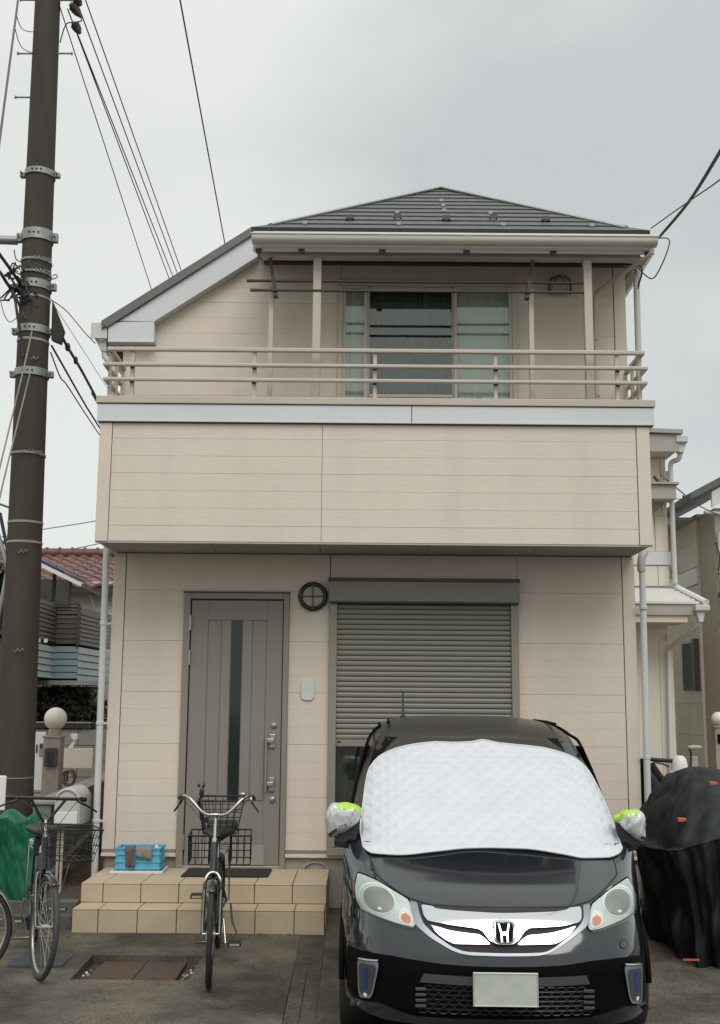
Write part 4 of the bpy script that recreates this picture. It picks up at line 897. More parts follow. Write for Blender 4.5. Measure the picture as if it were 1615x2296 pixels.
obj('antenna_base', MB().ball((-.46, 3.40, 1.635), .035, 12, 8, (.8, 1.3, .5)), M['black'], an, smooth=180)

def patch(nm, m, poly, off, par=car, fn=front_d, cuts=3, solid=0.0, smooth=40, label=None, fine=.035):
    """an (s, z) outline laid on the nose, off metres proud of it, with a turned-in edge"""
    depth = solid or .006
    F = lambda x, z: fn(x, z) - (off(x, z) if callable(off) else off)
    h = min(fine, .022)
    ring_ = []
    for p, q in zip(poly, poly[1:] + poly[:1]):
        m_ = max(1, int(math.hypot(q[0] - p[0], q[1] - p[1]) / h))
        ring_ += [(p[0] + (q[0] - p[0]) * k / m_, p[1] + (q[1] - p[1]) * k / m_) for k in range(m_)]
    def inside(x, z):
        c = False
        for (x0, z0), (x1, z1) in zip(poly, poly[1:] + poly[:1]):
            if (z0 > z) != (z1 > z) and x < (x1 - x0) * (z - z0) / (z1 - z0) + x0: c = not c
        return c
    xs_ = [p[0] for p in poly]; zs_ = [p[1] for p in poly]; extra = []
    nx_, nz_ = int((max(xs_) - min(xs_)) / h), int((max(zs_) - min(zs_)) / h)
    for iz in range(1, nz_ + 1):
        for ix in range(1, nx_ + 1):
            x, z = min(xs_) + ix * h, min(zs_) + (iz - .5) * h
            if inside(x, z) and min((x - r_[0]) ** 2 + (z - r_[1]) ** 2 for r_ in ring_) > (h * .5) ** 2: extra.append((x, z))
    nr_ = len(ring_)
    vs_, _, fs_, *_r = delaunay_2d_cdt([Vector(p) for p in ring_ + extra], [], [list(range(nr_))], 1, 1e-5)
    pts = [(v.x, v.y) for v in vs_]; tris = []
    for t in fs_:
        a, b2, c = t[:3]
        ar = (pts[b2][0] - pts[a][0]) * (pts[c][1] - pts[a][1]) - (pts[c][0] - pts[a][0]) * (pts[b2][1] - pts[a][1])
        tris.append((a, b2, c) if ar > 0 else (a, c, b2))
    b = MB(); n = len(pts); e_ = .006
    b.v = [(x, F(x, z), z) for x, z in pts] + [(x, F(x, z) + depth, z) for x, z in pts]
    used = {}
    cx, cz = sum(p[0] for p in pts) / n, sum(p[1] for p in pts) / n
    edges = {}
    for t in tris:
        for a, c in zip(t, t[1:] + t[:1]): edges[(a, c)] = 1
    skirt = [(c, a, a + n, c + n) for a, c in edges if (c, a) not in edges]
    b.f = tris + skirt
    o = obj(nm, b, m, par, smooth=180, fix=False, label=label)
    nr = []
    for x, z in pts:
        gx = (F(x + e_, z) - F(x - e_, z)) / (2 * e_); gz_ = (F(x, z + e_) - F(x, z - e_)) / (2 * e_)
        nr.append(Vector((gx, -1, gz_)).normalized())
    me = o.data; ln = []
    for p in me.polygons:
        for li in p.loop_indices:
            vi = me.loops[li].vertex_index
            ln.append(nr[vi] if len(p.vertices) == 3 else p.normal)
    me.normals_split_custom_set(ln)
    return o
def scaled(poly, k, c=None):
    cx = c[0] if c else sum(p[0] for p in poly) / len(poly); cz = c[1] if c else sum(p[1] for p in poly) / len(poly)
    return [(cx + (p[0] - cx) * k, cz + (p[1] - cz) * k) for p in poly]
def rnd(poly, n=4):
    """closed outline with softened corners"""
    out = []
    for i in range(len(poly)):
        a, p, c = poly[i - 1], poly[i], poly[(i + 1) % len(poly)]
        q0 = (p[0] + (a[0] - p[0]) * .25, p[1] + (a[1] - p[1]) * .25); q1 = (p[0] + (c[0] - p[0]) * .25, p[1] + (c[1] - p[1]) * .25)
        for k in range(n + 1):
            t = k / n; out.append(((1 - t) ** 2 * q0[0] + 2 * t * (1 - t) * p[0] + t * t * q1[0], (1 - t) ** 2 * q0[1] + 2 * t * (1 - t) * p[1] + t * t * q1[1]))
    return out
def strip(nm, m, pts, w, off, par=car, fn=front_d, r=None, n=6):
    P = curve_pts([(p[0], 0, p[1]) for p in pts], n)
    return tube(nm, m, par, [(p.x, fn(p.x, p.z) - off, p.z) for p in P], w, 6)
def oval(c, rx, rz, n=28, p=1.0, rot=0):
    o = []
    for k in range(n):
        a = 2 * math.pi * k / n; x = rx * math.copysign(abs(math.cos(a)) ** p, math.cos(a)); z = rz * math.copysign(abs(math.sin(a)) ** p, math.sin(a))
        o.append((c[0] + x * math.cos(rot) - z * math.sin(rot), c[1] + x * math.sin(rot) + z * math.cos(rot)))
    return o
# shut line of the bonnet
strip('bonnet_gap', M['dark'], [(-.685, .812), (-.648, .783), (-.60, .757), (-.55, .730), (-.481, .702), (-.41, .686), (-.352, .6785), (-.18, .674), (0, .672), (.18, .674), (.357, .6765), (.41, .684), (.481, .698), (.55, .727), (.60, .752), (.65, .778), (.69, .805)], .0055, -.002)
for sg in (-1, 1):
    strip('bonnet_gap', M['dark'], [(sg * .688, .806), (sg * .692, .84), (sg * .694, .875), (sg * .690, .91)], .0045, .000)
# matt black band across the bumper, the grille bars and the lower mouth
dark = [(-.815, .418), (-.70, .436), (-.589, .440), (-.45, .428), (-.30, .414), (-.15, .409), (0, .408), (.15, .410), (.30, .416), (.455, .434), (.589, .440), (.70, .432), (.835, .39), (.835, .20), (.80, .165), (.628, .203), (.449, .165), (0, .152), (-.453, .158), (-.641, .203), (-.79, .172), (-.82, .20)]
patch('bumper_mask', M['trimblk'], dark, .003)
patch('bumper_bar', M['greytrim'], [(-.412, .366), (-.2, .360), (0, .358), (.2, .360), (.42, .366), (.437, .325), (.2, .318), (0, .316), (-.2, .318), (-.433, .325)], .014, solid=.012)
mesh_p = patch('lower_grille', M['trimblk'], [(-.437, .312), (0, .302), (.437, .312), (.452, .24), (.45, .20), (.427, .178), (0, .170), (-.453, .186), (-.46, .24)], .005)
hx = MB()
for j in range(6):
    for i in range(-9, 10):
        cx_, cz_ = i * .052 + (.026 if j % 2 else 0), .188 + j * .0225
        if abs(cx_) > .42 or cz_ > .305: continue
        if abs(cx_) < .172 and cz_ > .215: continue
        pts = [(cx_ + .026 * math.cos(R(60 * k)), cz_ + .0125 * math.sin(R(60 * k))) for k in range(6)]
        hx.tube([(p[0], front_d(p[0], p[1]) - .010, p[1]) for p in pts], .0032, 4, True)
obj('grille_mesh', hx, M['black'], mesh_p, fix=False)['kind'] = 'stuff'
for sg in (-1, 1):
    for k in range(4): box('duct_fin', M['greytrim'], mesh_p, sg * .400, sg * .455, front_d(.43, .25) - .028, front_d(.43, .25) - .012, .205 + .027 * k, .220 + .027 * k, bev=.003)
patch('front_lip', M['paint'], [(-.785, .172), (-.72, .187), (-.641, .203), (-.55, .178), (-.453, .158), (-.2, .152), (0, .150), (.2, .152), (.449, .162), (.55, .182), (.628, .203), (.72, .185), (.815, .158), (.80, .13), (.6, .12), (.3, .112), (0, .110), (-.3, .112), (-.6, .12), (-.78, .14)], .020, solid=.02)
# grille
gl = patch('grille_surround', M['silvertrim'], rnd([(-.480, .692), (-.466, .63), (-.449, .587), (-.378, .536), (-.276, .484), (-.225, .468), (-.173, .461), (0, .459), (.165, .462), (.22, .470), (.262, .487), (.362, .542), (.447, .594), (.468, .64), (.480, .688), (.440, .685), (.432, .63), (.41, .600), (.345, .552), (.26, .498), (.215, .480), (.17, .475), (0, .473), (-.17, .475), (-.215, .480), (-.268, .498), (-.355, .550), (-.41, .596), (-.43, .64), (-.440, .688)]), .012, cuts=2, solid=.012)
patch('grille_back', M['dark'], [(-.440, .686), (-.43, .64), (-.41, .596), (-.355, .550), (-.268, .498), (-.215, .480), (0, .473), (.215, .480), (.26, .498), (.345, .552), (.41, .600), (.432, .63), (.440, .684), (.36, .674), (0, .664), (-.36, .675)], .004, gl, cuts=2)
patch('chrome_wing', M['chrome'], rnd([(-.420, .682), (-.36, .676), (-.345, .667), (-.25, .660), (0, .652), (.27, .659), (.345, .667), (.36, .676), (.426, .681), (.420, .63), (.402, .611), (.312, .596), (.215, .591), (.140, .589), (.110, .573), (.076, .532), (.04, .515), (0, .512), (-.04, .515), (-.074, .532), (-.105, .571), (-.128, .583), (-.2, .590), (-.281, .598), (-.387, .611), (-.408, .635)]), .020, gl, cuts=6, solid=.014, fine=.012)
patch('chrome_bar', M['chrome'], rnd([(-.376, .596), (-.330, .584), (-.275, .571), (-.2, .563), (-.125, .557), (-.098, .542), (-.066, .512), (-.15, .513), (-.254, .512), (-.30, .53), (-.345, .560)]), .017, gl, cuts=6, fine=.012, solid=.012)
patch('chrome_bar', M['chrome'], rnd([(.388, .598), (.330, .582), (.258, .567), (.2, .561), (.130, .556), (.10, .541), (.066, .512), (.15, .514), (.26, .516), (.30, .53), (.35, .560)]), .017, gl, cuts=6, fine=.012, solid=.012)
# the emblem: a rounded chrome frame holding a flared H
EC = (.004, .570)
em = patch('emblem', M['silvertrim'], oval(EC, .065, .0535, 40, .45), .030, gl, cuts=2, solid=.014)
strip('emblem_rim', M['chrome'], [(EC[0] + x * .90, EC[1] + z * .92) for x, z in rnd([(-.062, .047), (.062, .047), (.050, -.050), (-.050, -.050)], 5)] + [(EC[0] - .0445, EC[1] + .0432)], .0045, .033, em, n=2)
patch('emblem_field', M['trimblk'], [(EC[0] + x * .90, EC[1] + z * .92) for x, z in rnd([(-.056, .042), (.056, .042), (.045, -.046), (-.045, -.046)], 5)], .0325, em, cuts=2)
for pts in ([(-.034, .042), (-.024, .042), (-.0125, -.004), (-.0115, -.046), (-.021, -.046), (-.0225, -.004)], [(.034, .042), (.024, .042), (.0125, -.004), (.0115, -.046), (.021, -.046), (.0225, -.004)], [(-.0145, .004), (.0145, .004), (.0122, -.014), (-.0122, -.014)]):
    patch('emblem_bar', M['chrome'], [(EC[0] + x * .90, EC[1] + z * .92) for x, z in pts], .036, em, cuts=1, solid=.003)
# headlights
HL = [(-.768, .789), (-.714, .782), (-.648, .767), (-.568, .734), (-.485, .699), (-.465, .663), (-.445, .592), (-.466, .572), (-.523, .582), (-.612, .599), (-.691, .614), (-.746, .622), (-.772, .655), (-.782, .716)]
HRT = [(.755, .784), (.68, .766), (.595, .737), (.49, .690), (.47, .659), (.444, .584), (.464, .569), (.516, .574), (.604, .594), (.695, .611), (.765, .625), (.788, .66), (.778, .732)]
for poly, sg in ((HL, -1), (HRT, 1)):
    hl = patch('headlight', M['hl_base'], scaled(rnd(poly), 1.0), .005, label=None)
    strip('headlight_seal', M['trimblk'], rnd(poly)[::3] + [rnd(poly)[0]], .0045, .004, hl, n=2)
    
    c = (sg * .646, .686)
    patch('reflector_surround', M['hl_rim'], oval((c[0] + sg * .010, c[1] + .002), .104, .070, 32, 1.0, sg * .12), .0075, hl, cuts=3)
    patch('reflector_step', M['hl_base'], oval((c[0] + sg * .005, c[1]), .097, .065, 32, 1.0, sg * .12), .0090, hl, cuts=3)
    patch('reflector_ring', M['hl_rim'], oval(c, .092, .061, 32, 1.0, sg * .12), .0105, hl, cuts=3)
    patch('reflector', M['hl_refl'], oval(c, .086, .056, 32, 1.0, sg * .12), lambda x, z: .0115 + .012 * max(0, 1 - ((x - c[0]) / .086) ** 2 - ((z - c[1]) / .056) ** 2) ** .6, hl, cuts=5, fine=.014)
    patch('bulb', M['hl_rim'], oval((sg * .640, .650), .013, .007, 12), .022, hl, cuts=0)
    ring_ = [(sg * .505, .668), (sg * .535, .650), (sg * .540, .610), (sg * .510, .588), (sg * .470, .582), (sg * .462, .615), (sg * .485, .655)]
    patch('indicator_housing', M['hl_rim'], rnd(ring_), .011, hl, cuts=1)
    patch('indicator', M['amber'], rnd([(sg * .505, .642), (sg * .529, .626), (sg * .520, .602), (sg * .490, .592), (sg * .473, .602), (sg * .478, .626)]), .014, hl, cuts=1)
    patch('headlight_lens', M['lens'], rnd(poly), .028, hl, cuts=2)
# fog surrounds with a blue strip
for pts, bl in (([(-.760, .390), (-.637, .412), (-.678, .215), (-.742, .195), (-.752, .22)], [(-.727, .355), (-.703, .362), (-.703, .255), (-.722, .248)]),
                ([(.624, .410), (.771, .380), (.752, .19), (.735, .183), (.658, .214)], [(.688, .362), (.730, .355), (.728, .245), (.700, .252)])):
    fs = patch('lamp_surround', M['silvertrim'], rnd(pts), .022, solid=.02)
    patch('lamp_recess', M['greytrim'], scaled(rnd(pts), .80), .0245, fs)
    patch('lamp_strip', M['blue'], rnd(bl), .027, fs)
    cx_ = sum(p[0] for p in pts) / len(pts)
    strip('surround_top', M['chrome'], [(pts[0][0] * .93 + pts[1][0] * .07, pts[0][1] - .004), (pts[0][0] * .07 + pts[1][0] * .93, pts[1][1] - .004)], .0055, .021, fs)
    patch('marker_bulb', M['hl_rim'], oval((sum(p[0] for p in bl) / 4, .222), .011, .010, 12), .027, fs, cuts=0)
# number plate, tow cap, wheels
np_ = obj('number_plate', MB().box(-.165, .165, -.040, -.034, .224, .390), M['plate'], car, bev=.006)
obj('plate_rim', MB().tube([(x, -.041, z) for x, z in ((-.160, .229), (.160, .229), (.160, .385), (-.160, .385))], .0028, 6, True), M['plate_w'], np_, smooth=40)
obj('plate_holder', MB().box(-.12, .12, -.0335, .01, .25, .37), M['trimblk'], np_)
tcp = patch('tow_cap', M['paint'], oval((.640, .497), .020, .019, 18), .004, solid=.004)
strip('tow_cap_gap', M['dark'], oval((.640, .497), .021, .020, 14) + [oval((.640, .497), .021, .020, 14)[0]], .0028, .002, tcp, n=2)
for sx in (-1, 1):
    for dy, zc_ in ((.90, .20), (3.62, .28)):
        w_ = obj('wheel', MB().lathe([(.20, -.09), (.285, -.095), (.305, -.07), (.305, .07), (.285, .095), (.20, .09)], (sx * .768, dy, zc_), 28, 'x'), M['tyre'], car, smooth=40)
        obj('rim', MB().lathe([(.02, -.06), (.06, -.085), (.19, -.088), (.20, -.06), (.20, .06), (.19, .088), (.06, .085), (.02, .06)], (sx * .768, dy, zc_), 24, 'x'), M['bikesil'], w_, smooth=40)
        obj('wheel_arch', MB().tube([(sx * (HWC - .004), dy + .345 * math.cos(a), zc_ + .02 + .345 * math.sin(a)) for a in [math.pi * k / 20 for k in range(21)]], .016, 6), M['trimblk'], car, smooth=60)
# door mirrors (mostly under their covers)
for sg in (-1, 1):
    obj('mirror_arm', MB().prism([(sg * .78, .90, .90), (sg * .76, .92, 1.05), (sg * .87, .90, 1.00), (sg * .915, .88, .925), (sg * .87, .89, .885)], [(sg * .80, 1.05, .90), (sg * .78, 1.05, 1.05), (sg * .87, 1.0, 1.00), (sg * .91, .98, .925), (sg * .87, 1.0, .885)]), M['black'], car, bev=.008)
    obj('door_mirror', MB().ball((sg * .87, .90, 1.03), .07, 16, 10, (1.05, .6, .8)), M['paint'], car, smooth=180)

# ---- quilted windscreen cover with ears over the mirrors
ws = thing('windscreen_cover', 'white quilted sun shade spread over the whole windscreen, green and silver mirror ears', 'windscreen cover', (0.757, 6.22, 0), -A_CAR, local=True)
LFT = [(.870, -.55), (.882, -.64), (.895, -.71), (.92, -.745), (.98, -.760), (1.12, -.748), (1.30, -.722), (1.35, -.69), (1.39, -.650), (1.443, -.540), (1.473, -.405), (1.487, -.28)]
RGT = [(.868, .56), (.88, .68), (.897, .735), (.92, .762), (1.02, .785), (1.17, .778), (1.30, .738), (1.35, .70), (1.40, .630), (1.455, .448), (1.47, .33), (1.484, .28)]
TOPC = [(-.76, 1.22), (-.724, 1.30), (-.658, 1.39), (-.54, 1.443), (-.405, 1.473), (-.28, 1.487), (-.16, 1.484), (-.035, 1.489), (.048, 1.502), (.14, 1.486), (.448, 1.455), (.635, 1.400), (.725, 1.325), (.79, 1.22)]
BOTC = [(-.76, .975), (-.745, .922), (-.68, .889), (-.55, .886), (-.33, .905), (-.14, .921), (.02, .925), (.177, .924), (.40, .899), (.52, .881), (.655, .881), (.735, .898), (.765, .92), (.79, .99)]
def cover_pt(s, z):
    d = min(cabin_d(max(-tab(WTC, z) + .002, min(tab(WTC, z) - .002, s)), z), front_d(s, z) if z < .936 else 9)
    over = max(0, abs(s) - tab(WTC, z) + .01)
    return d + over * .8
nu, nv = 64, 44; V, UV = [], []
for j in range(nv + 1):
    for i in range(nu + 1):
        u, v = i / nu, j / nv
        s0 = -.760; s1 = .788
        s = s0 + (s1 - s0) * u
        zb, zt = tab(BOTC, s), tab(TOPC, s)
        z = zb + (zt - zb) * v
        # round the sides in
        sl, sr = tab(LFT, z), tab(RGT, z)
        s = max(sl, min(sr, s))
        wob = .007 * math.sin(9 * s + 5 * z + 1) * math.sin(8 * z + 2 * s) + .004 * math.sin(23 * (s + .6 * z)) * max(0, abs(s) - .25) + .006 * math.exp(-((z - .93) / .03) ** 2) * math.sin(9 * s) 
        V.append((s, cover_pt(s, z) - .014 - wob - .022 * math.exp(-((z - .925) / .05) ** 2), z + .0)); UV.append((s * 1.0, z * 1.6))
Y0_ = [p[1] for p in V]
for _ in range(5):                                       # let the fabric bridge small hollows
    Y_ = [p[1] for p in V]
    for j in range(1, nv):
        for i in range(1, nu):
            k = j * (nu + 1) + i; V[k] = (V[k][0], .5 * Y_[k] + .125 * (Y_[k - 1] + Y_[k + 1] + Y_[k - nu - 1] + Y_[k + nu + 1]), V[k][2])
V = [(p[0], min(p[1], y0 + .004 - .010 * min(1, max(0, (abs(p[0]) - .6) / .1))), p[2]) for p, y0 in zip(V, Y0_)]
b = MB().add(V, [(j * (nu + 1) + i, j * (nu + 1) + i + 1, (j + 1) * (nu + 1) + i + 1, (j + 1) * (nu + 1) + i) for j in range(nv) for i in range(nu)])
obj('shade_panel', b, M['shade'], ws, smooth=180, fix=False, uv=UV, solid=.008)
hem = [V[i] for i in range(nu + 1)] + [V[j * (nu + 1) + nu] for j in range(1, nv + 1)] + [V[nv * (nu + 1) + i] for i in range(nu - 1, -1, -1)] + [V[j * (nu + 1)] for j in range(nv - 1, 0, -1)]
hp = []
for p in hem:
    if not hp or (Vector(p) - Vector(hp[-1])).length > .012: hp.append(p)
obj('hem', MB().tube([(p[0], p[1] - .001, p[2]) for p in hp], .0055, 6, True), M['plate_w'], ws, smooth=180)
def bag(sg, c, r, sq, seed):
    rr = random.Random(seed); ph = [rr.uniform(0, 6) for _ in range(6)]
    def f(u, v):
        a, t = 2 * math.pi * u, math.pi * v
        x, y, z = math.sin(t) * math.cos(a), math.sin(t) * math.sin(a), -math.cos(t)
        x = math.copysign(abs(x) ** .6, x); z = math.copysign(abs(z) ** .6, z)
        k = 1 + .03 * math.sin(5 * x + ph[0]) + .10 * (abs(math.sin(7 * x - 3 * z + ph[2])) - .5) + .07 * (abs(math.sin(11 * x + 4 * z + ph[3])) - .5)
        tw = -sg * x                                           # towards the car
        return (c[0] + r * sq[0] * x * (1 + .04 * math.sin(5 * z + ph[1])), c[1] + r * sq[1] * y * k, c[2] + r * sq[2] * z * (1 - .36 * tw) * (1 + .03 * math.sin(7 * x + ph[4])) + .026 * tw)
    return f
for sg, c, sq in ((-1, (-.858, .86, 1.066), (1.18, .7, .98)), (1, (.852, .86, 1.050), (.84, .7, .90))):
    f = bag(sg, c, .088, sq, 5 + sg)
    ear = obj('mirror_ear', MB().grid(f, 72, 36, True), M['silverfab'], ws, smooth=180)
    spans = ((.71, .80, .62, .95), (.815, .90, .56, .93), (.915, .995, .50, .88)) if sg < 0 else ((.505, .59, .50, .86), (.605, .69, .55, .92), (.70, .77, .64, .94))
    for (u0, u1, v0, v1) in spans:
        b = MB().grid(lambda u, v: tuple(Vector(c) + (Vector(f(u0 + (u1 - u0) * u + .012 * math.sin(6 * v), v0 + (v1 - v0) * v)) - Vector(c)) * 1.012), 14, 12)
        obj('fluorescent_patch', b, M['neon'], ear, smooth=180, fix=False)
    b = MB().grid(lambda u, v: tuple(Vector(c) + (Vector(f((.58 if sg < 0 else .80) + .18 * u, .26 + .10 * v + .06 * u)) - Vector(c)) * 1.012), 8, 5)
    obj('dark_patch', b, M['greytrim'], ear, smooth=180, fix=False)
    strap = [(sg * .755, .88, 1.075), (sg * .775, .865, 1.08), (sg * .80, .86, 1.08)]
    tube('ear_strap', M['neon'], ws, strap, [.018, .022, .018], 8)
# ================================================================ BICYCLES (local axes: x forward, y left, z up, origin under the front axle)
def bicycle(label, front, heading, steer, paint, style):
    """heading: world angle of the bicycle's forward axis"""
    root = thing('bicycle', label, 'bicycle', (front[0], front[1], gz(front[1])), heading, style.get('group'), local=True)
    root.rotation_euler = (style.get('lean', 0.0), -0.033 * math.sin(heading), heading)
    WB, WR = 1.10, 0.325
    ax, rx = Vector((0, 0, WR)), Vector((-WB, 0, WR))
    hb, ht = Vector((-0.175, 0, 0.66)), Vector((-0.245, 0, 0.86))
    bb, st = Vector((-0.66, 0, 0.28)), Vector((-0.80, 0, 0.76))
    fr = obj('frame', MB().tube([hb, ht], 0.024, 10).tube(curve_pts([ht - Vector((0.0, 0, 0.10)), (-0.36, 0, 0.56), (-0.55, 0, 0.37), bb], 5), 0.021, 10)
             .tube(curve_pts([hb + Vector((0, 0, 0.02)), (-0.32, 0, 0.47), (-0.52, 0, 0.30), bb], 5), 0.016, 10).tube([bb, st - Vector((-.02, 0, .08))], 0.015, 10)
             .tube([bb, rx + Vector((0, .055, 0))], 0.009, 8).tube([bb, rx + Vector((0, -.055, 0))], 0.009, 8)
             .tube([bb.lerp(st, .72), rx + Vector((0, .055, 0))], 0.008, 8).tube([bb.lerp(st, .72), rx + Vector((0, -.055, 0))], 0.008, 8)
             .lathe([(0.022, -0.04), (0.022, 0.04)], tuple(bb), 12, 'y'), paint, root, smooth=60)
    ad = (ht - hb).normalized()
    S = Matrix.Translation(hb) @ Matrix.Rotation(steer, 4, ad) @ Matrix.Translation(-hb)
    I = Matrix.Identity(4)
    def wheel(c, X, ty):
        # wheels are lathed round the y axis
        w = obj('wheel', MB().tube([c + Vector((WR - .018, 0, 0)) * 0 + Vector(((WR - .019) * math.cos(a), 0, (WR - .019) * math.sin(a))) for a in [2 * math.pi * k / 40 for k in range(40)]], 0.019, 10, True).xf(X), ty, root, smooth=180)
        obj('wheel_rim', MB().tube([c + Vector(((WR - .041) * math.cos(a), 0, (WR - .041) * math.sin(a))) for a in [2 * math.pi * k / 40 for k in range(40)]], 0.011, 8, True).xf(X), M['bikesil'], w, smooth=180)
        b = MB()
        for k in range(28):
            a = 2 * math.pi * k / 28; s = 0.028 if k % 2 else -0.028
            b.tube([c + Vector((0.018 * math.cos(a + .6), s, 0.018 * math.sin(a + .6))), c + Vector(((WR - .045) * math.cos(a), 0, (WR - .045) * math.sin(a)))], 0.0016, 4)
        obj('spoke_web', b.xf(X), M['bikesil'], w)
        obj('hub', MB().lathe([(.008, -.055), (.008, -.032), (.022, -.030), (.020, 0), (.022, .030), (.008, .032), (.008, .055)], tuple(c), 14, 'y').xf(X), M['bikesil'], w, smooth=50)
        return w
    def guard(c, X, a0, a1, m):
        V = []; n = 22
        for k in range(n + 1):
            a = a0 + (a1 - a0) * k / n
            for t in (-.028, -.016, 0, .016, .028):
                r = WR + .014 - (abs(t) / .028) ** 2 * .014; V.append(c + Vector((r * math.cos(a), t, r * math.sin(a))))
        b = MB().add(V, [(k * 5 + j, k * 5 + j + 1, k * 5 + j + 6, k * 5 + j + 5) for k in range(n) for j in range(4)]).xf(X)
        return obj('mudguard', b, m, root, smooth=180, fix=False, solid=.002)
    wheel(ax, S, style['tyre']); wheel(rx, I, style['tyre'])
    guard(ax, S, R(-10 if style.get('fullguard') else 60), R(150), style['guard']); guard(rx, I, R(10), R(190), style['guard'])
    cr_ = hb - ad * 0.02
    fk = MB()
    for s in (-1, 1):
        fk.tube(curve_pts([cr_ + Vector((0, s * .012, 0)), cr_ + Vector((.01, s * .040, .0)), cr_ + Vector((.03, s * .052, -.05)), cr_ + Vector((.10, s * .055, -.20)), ax + Vector((-.02, s * .055, .03)), ax + Vector((0, s * .055, 0))], 5), [0.013] * 16 + [0.010] * 10, 8)
    obj('fork', fk.xf(S), style['fork'], root, smooth=60)
    # stem and handlebar
    top = ht + ad * 0.15; hbw0 = style['bar']
    obj('stem', MB().tube([ht - ad * .02, ht + ad * (.18 if hbw0 == 'swan' else .12)], 0.0125, 10).tube([ht - ad * .0, ht + ad * .025], 0.020, 10).xf(S), M['bikesil'], root, smooth=60)
    hbw = style['bar']; grips = []
    if hbw == 'swan':
        pts = [(0.02, 0, .035), (0.03, .055, .035), (.03, .10, .06), (.015, .150, .112), (-.005, .185, .142), (-.045, .215, .150), (-.10, .238, .138), (-.15, .250, .125)]
    else:
        pts = [(0.01, 0, .115), (0.01, .10, .115), (0.0, .17, .115), (-.02, .23, .113), (-.04, .27, .110)]
    full = [Vector((p[0], -p[1], p[2])) for p in pts[::-1]][:-1] + [Vector(p) for p in pts]
    full = [p + top for p in full]; cp = curve_pts(full, 5)
    hbm = MB().tube(cp, 0.011, 10)
    if hbw != 'swan':
        for s in (-1, 1): hbm.tube([top + Vector((0, s * .012, -.045)), top + Vector((.012, s * .12, .112))], 0.010, 8)
    hbar = obj('handlebar', hbm.xf(S), style['barmat'], root, smooth=60)
    ends = (cp[:8], cp[-8:][::-1])
    for e, s in zip(ends, (-1, 1)):
        e2 = [e[0], e[4], e[7]] if hbw == 'swan' else [e[0], e[3], e[5]]
        obj('grip', MB().tube([e2[0] + (e2[0] - e2[1]) * .08] + e2, 0.017, 10).xf(S), M['saddle'], hbar, smooth=60)
        q = e[7]; d = (e[0] - e[7]).normalized()
        obj('brake_lever', MB().tube(curve_pts([q + Vector((.012, 0, 0)), q + Vector((.045, 0, -.02)) + d * .02, q + Vector((.055, 0, -.035)) + d * .07, q + Vector((.05, s * .02, -.075)) + d * .14], 4), [.009] * 8 + [.0065] * 5, 8).tube([q + d * .01 - Vector((0, 0, .012)), q + d * .01 + Vector((.03, 0, -.01))], .012, 8).xf(S), M['black'] if hbw != 'swan' or s < 0 else M['bikesil'], hbar, smooth=60)
    for s in (-1, 1):
        obj('brake_cable', MB().tube(curve_pts([ends[0 if s < 0 else 1][7] + Vector((.03, 0, -.01)), top + Vector((.14, s * .12, .05)), top + Vector((.13, s * .03, -.12)), hb + Vector((.05, s * .02, .02))], 6), .0025, 5).xf(S), M['cable'], hbar, smooth=60)
    if style.get('bell'):
        obj('bell', MB().ball(top + Vector((0.0, .178, .168)), .022, 14, 8, (1, 1, .75)).xf(S), M['bikesil'], hbar, smooth=180)
    if style.get('mirror'):
        obj('mirror', MB().tube([top + Vector((.03, -.09, .03)), top + Vector((.02, -.10, .13))], .004, 6).ball(top + Vector((.02, -.10, .175)), .018, 12, 8, (.6, .9, 2.0)).tube([top + Vector((.02, -.115, .215)), top + Vector((.02, -.125, .235))], .009, 8).tube([top + Vector((.02, -.09, .21)), top + Vector((.02, -.085, .24))], .008, 8).xf(S), M['black'], hbar, smooth=180)
        obj('bar_clamp', MB().box(-.02 + top.x + .02, top.x + .03, -.075, -.045, top.z - .02, top.z + .015).xf(S), M['black'], hbar)
    # saddle, seat post
    tube('seat_post', M['bikesil'], root, [st - Vector((-.03, 0, .12)), st + Vector((-.01, 0, .05))], 0.0125, 10)
    def sad(u, v):
        x = -.14 + .27 * v; w = .105 * (1 - v) ** .8 + .02; a = 2 * math.pi * u
        if v in (0, 1): w *= .3
        return (st.x + x, w * math.cos(a), st.z + .075 + .030 * math.sin(a) * (1 if math.sin(a) > 0 else 1.4) + .012 * (1 - v))
    obj('saddle', MB().grid(sad, 20, 10, True), M['saddle'], root, smooth=180)
    if style.get('saddlebag'):
        obj('saddle_bag', MB().box(st.x - .09, st.x + .02, -.05, .05, st.z - .10, st.z + .03), M['saddle'], root, bev=.015)
    # cranks
    ca = style.get('crank', 0.6)
    for s in (-1, 1):
        d = Vector((math.cos(ca), 0, math.sin(ca))) * .165 * s
        q = bb + Vector((0, s * .075, 0)) + d
        cr2 = obj('crank', MB().tube([bb + Vector((0, s * .055, 0)), q], 0.009, 8), M['bikesil'] if s > 0 else M['black'], root, smooth=60)
        obj('pedal', MB().box(q.x - .045, q.x + .045, min(q.y + s * .018, q.y + s * .108), max(q.y + s * .018, q.y + s * .108), q.z - .014, q.z + .014), M['black'], cr2, bev=.005)
        for e in (-1, 1): obj('pedal_reflector', MB().box(q.x + e * .0455, q.x + e * .048, min(q.y + s * .03, q.y + s * .096), max(q.y + s * .03, q.y + s * .096), q.z - .007, q.z + .007), M['reflex'], cr2)
    obj('chain_guard', MB().tube(curve_pts([bb + Vector((.11, -.06, 0)), bb + Vector((.05, -.06, .085)), bb + Vector((-.1, -.06, .085)), rx + Vector((.0, -.06, .055)), rx + Vector((-.05, -.06, 0)), rx + Vector((0, -.06, -.045)), bb + Vector((-.1, -.06, -.085)), bb + Vector((.06, -.06, -.085))], 4), .014, 8, True), style['guard'], root, smooth=60)
